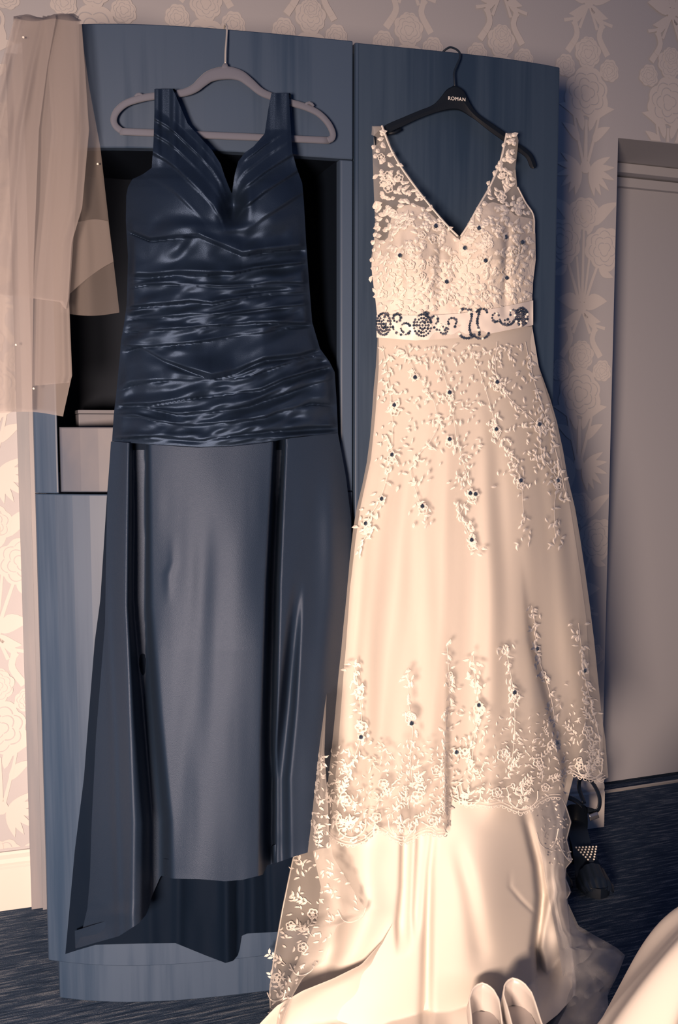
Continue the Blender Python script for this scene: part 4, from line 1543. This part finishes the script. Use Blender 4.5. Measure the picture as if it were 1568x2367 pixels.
def beads(pts, mats=('bead', 'gem', 'pearl'), r=(2.5, 4.2)):
    V, Fc, mi = [], [], []
    for x, y in pts:
        c = M_BELT(np.array(x), np.array(y), 0.001)
        x, y = x + random.uniform(-1.2, 1.2), y + random.uniform(-1.2, 1.2)
        rr = random.uniform(*r) / 1150
        b0 = len(V)
        V += [tuple(c + q * rr) for q in IV]
        Fc += [tuple(i + b0 for i in f) for f in IF]
        m_ = random.choices(range(3), (5, 5, 1))[0]
        mi += [m_] * len(IF)
    o = mesh_obj('bead_motif', V, Fc, None, belt)
    for m_ in mats:
        o.data.materials.append(MT[m_])
    o.data.polygons.foreach_set('material_index', mi)
    o['kind'] = 'stuff'
    return o


def ring(cx_, cy_, rx, ry, n, a0=0, a1=360):
    return [(cx_ + rx * math.cos(math.radians(a)), cy_ + ry * math.sin(math.radians(a))) for a in np.linspace(a0, a1, n, endpoint=(a1 - a0) < 360)]


def cluster(cx_, cy_, rx, ry):
    return ring(cx_, cy_, rx, ry, 22) + ring(cx_, cy_, rx * 0.68, ry * 0.68, 14) + ring(cx_, cy_, rx * 0.36, ry * 0.36, 8) + [(cx_, cy_)]


beads(cluster(887, 749, 16, 25))
beads(cluster(977, 752, 20, 25) + [(984, 722), (980, 724), (988, 725)])
beads(cluster(1206, 732, 14, 20))
beads(ring(918, 735, 9, 9, 8, 90, 400) + ring(932, 752, 24, 22, 9, 60, 170))
beads(ring(938, 758, 11, 11, 9, 120, 330) + [(948, 766), (945, 770)])
beads(ring(1004, 740, 9, 9, 7, 180, 420) + [(1010, 762), (1004, 757)])
beads(ring(1026, 760, 10, 12, 9, -30, 230) + ring(1028, 758, 4, 5, 5))
beads(ring(1046, 744, 10, 9, 7, 150, 360) + [(1054, 748), (1052, 755)])
beads([(1088 + 2.5 * math.sin(k * 0.6), 716 + k * 5.2) for k in range(12)] + ring(1080, 770, 17, 12, 9, 20, 170) + ring(1074, 722, 12, 8, 6, 180, 350))
beads([(1106 + 2.5 * math.cos(k * 0.6), 716 + k * 5.2) for k in range(12)] + ring(1112, 768, 18, 15, 10, 10, 160) + ring(1114, 722, 12, 8, 6, 190, 360))
beads(ring(1146, 734, 8, 10, 8, 60, 330))
beads(ring(1172, 736, 17, 16, 11, 10, 170) + ring(1172, 744, 6, 6, 5))
beads(ring(1186, 724, 7, 8, 7, 150, 400))

# ------------------------------------------------------------------ veil
V1 = thing('bridal_veil', 'sheer layered bridal veil draped over the wardrobe corner', 'veil', P(90, 60, 0.05))


def veil_sheet(name, lft, rgt, ybot, off0, nf, ph, amp, ytop=46, over=True, nu=110, nv=110, mat='veil'):
    """gathered at the top, spreading below; wraps over the top edge of the wardrobe"""
    u = np.linspace(0, 1, nu)
    yb_ = ybot(u)
    v = np.linspace(0, 1, nv)[:, None]
    yt = ytop + 3 * np.sin(u * 6 + ph)
    Y = yt[None] * (1 - v) + yb_[None] * v
    X = pl(lft, Y) * (1 - u) + pl(rgt, Y) * u
    uw = u + 0.035 * np.sin(u * 11 + ph)
    g = 0.35 + 0.65 * sstep(40, 260, Y)
    off = off0 + g * amp * (1.1 * noise(uw * nf * 3.3 + ph * 7, Y / 420 + ph) + 0.7 * np.sin(2 * math.pi * nf * uw + ph) + 0.25 * np.sin(2 * math.pi * nf * 1.7 * uw + 2 * ph + Y / 300.0)) + 0.006 * noise(X / 50 + ph, Y / 240)
    W = P(X, Y, np.maximum(off, 0.006))
    Ws = [W]
    if over:
        e = W[0]
        g_ = [e]
        for dy, dz in ((0.012, 0.012), (0.03, 0.018), (0.055, 0.016), (0.085, 0.008), (0.12, 0.004)):
            q = e.copy()
            q[:, 1] = np.maximum(e[:, 1] + dy, F(e[:, 0]) - off0 + dy)
            q[:, 2] = e[:, 2] + dz + 0.004 * np.sin(u * 8 + ph)
            g_.append(q)
        Ws.append(np.array(g_)[::-1])
    return multi_grid_obj(name, Ws, MT[mat], V1)


veil_sheet('veil_layer', [(34, 40), (15, 120), (-20, 300), (-60, 600), (-80, 1000)], [(176, 40), (178, 150), (172, 300), (166, 520), (160, 700), (166, 870), (146, 960), (143, 1000)],
           lambda u: 948 + 12 * u + 4 * np.sin(u * 7), 0.040, 2.6, 0.4, 0.006)
veil_sheet('veil_layer', [(110, 40), (120, 150), (130, 300), (140, 700)], [(184, 45), (206, 200), (232, 340), (250, 500), (262, 600), (276, 720)],
           lambda u: 722 + 8 * np.sin(u * 3.1), 0.022, 1.6, 1.4, 0.006, mat='veil_thin')
veil_sheet('veil_layer', [(60, 40), (35, 140), (0, 300), (-40, 600), (-50, 700)], [(188, 40), (196, 150), (206, 300), (190, 480), (166, 560), (158, 690), (152, 716)],
           lambda u: 674 + 26 * u + 14 * sstep(0.9, 1.0, u), 0.070, 2.9, 2.2, 0.006)
veil_sheet('veil_layer', [(100, 40), (110, 140), (120, 300), (80, 700), (75, 900)], [(182, 44), (184, 150), (180, 400), (160, 700), (167, 868), (160, 890)],
           lambda u: 892 - 8 * u, 0.055, 1.7, 3.1, 0.005)
veil_sheet('veil_layer', [(34, 40), (10, 120), (-40, 300), (-90, 600), (-90, 1000)], [(130, 40), (110, 150), (90, 300), (78, 600), (74, 950)],
           lambda u: 950 + 2 * u, 0.082, 2.2, 5.0, 0.006)
veil_sheet('veil_layer', [(160, 500), (164, 560), (160, 700)], [(246, 480), (262, 600), (270, 700)], lambda u: 680 - 105 * u + 30 * u * u, 0.034, 1.2, 0.7, 0.004, ytop=510, over=False, nu=50, nv=40, mat='veil_thin')
bead_me = bpy.data.meshes.new('veil_bead')
bead_me.from_pydata([tuple(v * 0.0022) for v in IV], [], IF)
bead_me.materials.append(MT['pearl'])
for x, y in ((37, 797), (78, 898), (54, 86), (226, 379)):
    o = bpy.data.objects.new('bead', bead_me)
    COL.objects.link(o)
    o.parent = V1
    o.location = Vector(rel(P(x, y, 0.098 if x < 200 else 0.04), V1)[0])

# ------------------------------------------------------------------ ivory bridal shoes on the train
def foot_half(t):
    """half width along the foot, t = 0 heel, 1 toe"""
    return np.interp(t, [0, 0.02, 0.06, 0.14, 0.3, 0.5, 0.68, 0.8, 0.9, 0.96, 1.0], [0.0, 0.013, 0.022, 0.030, 0.030, 0.031, 0.039, 0.040, 0.031, 0.019, 0.0])


def make_pump(name, label, heel, toe, group):
    heel = np.array(heel, float)
    d = np.array(toe, float) - heel
    d /= np.linalg.norm(d)
    r = np.array([-d[1], d[0], 0]) * -1
    Ln = 0.250
    T = thing(name, label, 'shoe', (heel[0], heel[1], heel[2]), group)
    tt = (1 - np.cos(np.linspace(0, math.pi, 26))) / 2
    out = [(t, foot_half(t)) for t in tt] + [(t, -foot_half(t)) for t in tt[::-1][1:-1]]
    tt_ = np.array([o[0] for o in out])
    hh_ = np.array([o[1] for o in out])
    base_z = np.interp(tt_, [0, 0.25, 0.6, 1.0], [0.030, 0.026, 0.008, 0.006])
    rim_z = base_z + np.interp(tt_, [0, 0.12, 0.35, 0.62, 0.75, 1.0], [0.058, 0.050, 0.034, 0.030, 0.036, 0.020])
    rows = []
    for k, (sc, f) in enumerate(((0.95, 0.0), (1.03, 0.12), (1.08, 0.4), (1.03, 0.72), (0.92, 1.0), (0.88, 0.985), (0.94, 0.7), (0.96, 0.3), (0.93, 0.05))):
        z = base_z + (rim_z - base_z) * f
        tc = 0.5 + (tt_ - 0.5) * (1 - (1 - sc) * 0.45)
        rows.append(heel + d * (tc * Ln)[:, None] + r * (hh_ * sc)[:, None] + np.array([0, 0, 1.0]) * z[:, None])
    W = np.array(rows)
    n = W.shape[1]
    grid_obj('upper', W, MT['shoe'], T, close=True)
    rim = W[4]
    capped_sweep('rim_binding', rim, 0.0036, 0.0036, MT['lace'], T, normal=(0, 0, 1), n=6, closed=True, power=1.0)
    # sole, insole and the closed toe
    tm = np.linspace(0.03, 0.99, 24)
    hm = foot_half(tm) * 0.91
    zb = np.interp(tm, [0, 0.25, 0.6, 1.0], [0.033, 0.030, 0.012, 0.010])
    G = []
    for q in np.linspace(-1, 1, 7):
        G.append(heel + d * (tm * Ln)[:, None] + r * (hm * q)[:, None] + np.array([0, 0, 1.0]) * (zb + 0.002 * q * q)[:, None])
    grid_obj('insole', np.array(G), MT['insole'], T)
    G = []
    for q in np.linspace(-1, 1, 7):
        G.append(heel + d * (tm * Ln)[:, None] + r * (hm * q)[:, None] + np.array([0, 0, 1.0]) * (zb - 0.006)[:, None])
    grid_obj('sole', np.array(G), MT['insole'], T)
    tv_ = np.linspace(0.66, 0.985, 14)
    hv = foot_half(tv_)
    G = []
    for q in np.linspace(-1, 1, 11):
        z = np.interp(tv_, [0.6, 1.0], [0.008, 0.006]) + np.interp(tv_, [0.62, 0.75, 1.0], [0.030, 0.036, 0.020]) + 0.022 * (1 - q * q) * np.interp(tv_, [0.66, 0.8, 1.0], [1.0, 0.8, 0.1])
        tcur = tv_ + 0.06 * q * q * np.interp(tv_, [0.66, 0.9], [-1, 0])
        G.append(heel + d * (tcur * Ln)[:, None] + r * (hv * q * 0.95)[:, None] + np.array([0, 0, 1.0]) * z[:, None])
    grid_obj('vamp', np.array(G), MT['shoe'], T)
    hz = []
    for z, sc in ((0.030, 1.0), (0.018, 0.86), (0.0, 0.80)):
        a = np.linspace(0, 2 * math.pi, 16, endpoint=False)
        c = heel + d * 0.030
        hz.append(c + d * (np.cos(a) * 0.026 * sc)[:, None] + r * (np.sin(a) * 0.024 * sc)[:, None] + np.array([0, 0, z]))
    grid_obj('heel', np.array(hz), MT['shoe'], T, close=True)
    return T


SZ = 0.036
h1 = PZ(1113, 2370, SZ)
t1 = PZ(1146, 2545, SZ)
make_pump('bridal_shoe', 'ivory satin bridal shoe on the train, nearer the navy dress', h1, t1, 'ivory bridal shoes on the train')
h2 = PZ(1182, 2358, SZ)
t2 = PZ(1266, 2530, SZ)
make_pump('bridal_shoe', 'ivory satin bridal shoe on the train, nearer the cream draped cloth', h2, t2, 'ivory bridal shoes on the train')


# ------------------------------------------------------------------ black heeled sandals beside the wardrobe
def make_sandal(label, toe, ang, group):
    T = thing('heeled_sandal', label, 'shoe', toe, group)
    toe = np.array(toe, float)
    a = math.radians(ang)
    fw = np.array([math.cos(a), math.sin(a), 0])        # from toe to heel
    rt = np.array([-math.sin(a), math.cos(a), 0])
    Ln = 0.215
    Q = lambda t, w, z: toe + fw * (np.asarray(t) * Ln)[..., None] + rt * np.asarray(w)[..., None] + np.array([0, 0, 1.0]) * np.asarray(z)[..., None]
    t = np.linspace(0, 1, 30)
    hw = np.interp(t, [0, 0.03, 0.1, 0.3, 0.45, 0.65, 0.9, 0.97, 1.0], [0.0, 0.018, 0.032, 0.040, 0.034, 0.026, 0.029, 0.020, 0.0])
    zt = np.interp(t, [0, 0.12, 0.34, 0.6, 0.85, 1.0], [0.026, 0.022, 0.024, 0.066, 0.108, 0.112])
    zt = np.convolve(np.pad(zt, 2, 'edge'), np.ones(5) / 5, 'valid')
    q = np.linspace(-1, 1, 9)
    top = np.array([Q(t, hw * k, zt + 0.003 * k * k) for k in q])
    bot = np.array([Q(t, hw * k * 0.96, np.where(t < 0.4, np.maximum(zt - 0.024, 0.001), zt - 0.008)) for k in q])
    side = np.concatenate([top[0], top[-1][::-1]]), np.concatenate([bot[0], bot[-1][::-1]])
    multi_grid_obj('insole', [top], MT['sandal'], T)
    multi_grid_obj('sole', [bot, np.array(side)], MT['sandal'], T)
    # gathered vamp, fanning from the ornament to the toe
    tv_ = np.linspace(0.02, 0.30, 16)
    ph = np.linspace(0, math.pi, 49)
    G = []
    for tt in tv_:
        w = np.interp(tt, [0, 0.1, 0.3], [0.030, 0.040, 0.040])
        hgt = np.interp(tt, [0.02, 0.12, 0.30], [0.008, 0.030, 0.052])
        ple = 0.0035 * np.abs(np.sin(ph * 7)) * np.interp(tt, [0.02, 0.3], [1.4, 0.6])
        G.append(Q(np.full(49, tt), np.cos(ph) * (w + ple), 0.012 + np.sin(ph) * hgt + ple))
    grid_obj('gathered_vamp', np.array(G), MT['sandal'], T)
    # rhinestone triangle
    O = thing('x', None, None) if False else None
    pc = lambda k, j: Q(np.array(0.315 + 0.20 * j), np.array(0.027 * k * (0.15 + 0.85 * j)), np.array(0.066 + 0.020 * j))
    tri = mesh_obj('ornament_backing', [pc(-1.15, 1.05), pc(1.15, 1.05), pc(1.2, 0.0), pc(-1.2, 0.0)], [(0, 1, 2, 3)], MT['sandal'], T)
    V, Fc = [], []
    for r_ in range(6):
        j = 1 - r_ / 6.0
        m_ = 7 - r_
        for c_ in range(m_):
            k = -1 + 2 * c_ / max(m_ - 1, 1) if m_ > 1 else 0
            c = pc(k, j) + np.array([0, -0.002, 0.0015])
            b0 = len(V)
            V += [tuple(c + w_ * 0.0027) for w_ in IV]
            Fc += [tuple(i + b0 for i in f) for f in IF]
    o = mesh_obj('rhinestone_triangle', V, Fc, MT['pearl'], tri)
    o['kind'] = 'stuff'
    tri['label'] = 'triangle of bright rhinestones'
    # heel cup, ankle strap with buckle, stiletto
    an = np.linspace(-math.pi * 0.55, math.pi * 0.55, 21)
    G = []
    for z, s_ in ((0.106, 1.0), (0.125, 1.02), (0.145, 0.97), (0.160, 0.92)):
        G.append(toe + fw * (0.85 * Ln + np.cos(an) * 0.034 * s_)[:, None] + rt * (np.sin(an) * 0.029 * s_)[:, None] + np.array([0, 0, z]))
    grid_obj('heel_cup', np.array(G), MT['sandal'], T)
    lp = [Q(np.array(0.92), np.array(-0.026), np.array(0.150)), Q(np.array(0.80), np.array(-0.052), np.array(0.158)), Q(np.array(0.86), np.array(-0.062), np.array(0.190)), Q(np.array(1.0), np.array(-0.05), np.array(0.222)), Q(np.array(1.08), np.array(-0.03), np.array(0.226)), Q(np.array(1.08), np.array(-0.022), np.array(0.200)), Q(np.array(0.95), np.array(-0.028), np.array(0.165))]
    capped_sweep('ankle_strap', smooth_path(np.array(lp), 40), 0.016, 0.004, MT['sandal'], T, normal=(0.3, -1, 0.2), n=8)
    lp2 = [Q(np.array(0.95), np.array(-0.030), np.array(0.152)), Q(np.array(0.98), np.array(-0.004), np.array(0.172)), Q(np.array(1.0), np.array(0.026), np.array(0.184)), Q(np.array(1.03), np.array(0.040), np.array(0.186))]
    capped_sweep('strap_end', smooth_path(np.array(lp2), 20), 0.013, 0.003, MT['sandal'], T, normal=(0, -1, 0.3), n=8)
    c = [Q(np.array(0.74), np.array(-0.050), np.array(0.152)), Q(np.array(0.74), np.array(-0.026), np.array(0.144))]
    capped_sweep('buckle', smooth_path(np.array(c), 8), 0.018, 0.005, MT['bead'], T, normal=(0, -1, 0.2), n=8)
    hl = [Q(np.array(0.90), np.array(0.0), np.array(0.104)), Q(np.array(0.93), np.array(0.0), np.array(0.06)), Q(np.array(0.94), np.array(0.0), np.array(0.001))]
    capped_sweep('heel', smooth_path(np.array(hl), 12), np.linspace(0.036, 0.010, 12), np.linspace(0.036, 0.010, 12), MT['sandal'], T, normal=(1, 0, 0), n=12, power=1.0)
    return T


tpt = PZ(1389, 2080, 0.0)
make_sandal('black satin heeled sandal with rhinestone triangle standing clear of the lace train', tpt, 76, 'black heeled sandals by the wardrobe')
tp2 = PZ(1304, 2076, 0.0)
make_sandal('black satin heeled sandal half hidden behind the tulle train', tp2 + np.array([0.0, 0.015, 0]), 82, 'black heeled sandals by the wardrobe')

# ------------------------------------------------------------------ cream cloth draped at the lower right
apex = PZ(1742, 2095, 0.46)
cx_, cy_ = float(apex[0]), float(apex[1])
B1 = thing('draped_cloth', 'cream satin cloth heaped over a low seat at the lower right corner', 'cloth', (cx_, cy_, 0))
na, nr_ = 220, 40
ang = np.linspace(0, 2 * math.pi, na, endpoint=False)
G = []
for k in range(nr_):
    t = k / (nr_ - 1)
    rad = 0.01 + 0.285 * t
    z = 0.46 * (1 - t ** 1.9) + 0.008
    fold = (0.030 * noise(ang * 4.5 / math.pi * 2 + 3, np.full(na, 0.6 * t)) + 0.018 * noise(ang * 11 / math.pi + 8, np.full(na, 1.2 * t + 5))) * sstep(0.10, 0.7, np.full(na, t))
    rr = rad + fold * (0.6 + t)
    zz = z + fold * 0.8 * (1 - t)
    G.append(np.stack([cx_ + rr * np.cos(ang), cy_ + rr * np.sin(ang), np.maximum(zz, 0.004)], 1))
grid_obj('cloth', np.array(G), MT['satin'], B1, close=True)
a = np.linspace(0, 2 * math.pi, 32, endpoint=False)
S_ = []
for r_, z in ((0.001, 0.30), (0.11, 0.30), (0.13, 0.28), (0.13, 0.0)):
    S_.append(np.stack([cx_ + r_ * np.cos(a), cy_ + r_ * np.sin(a), np.full(32, z)], 1))
grid_obj('low_seat', np.array(S_), MT['drawer'], B1, close=True)
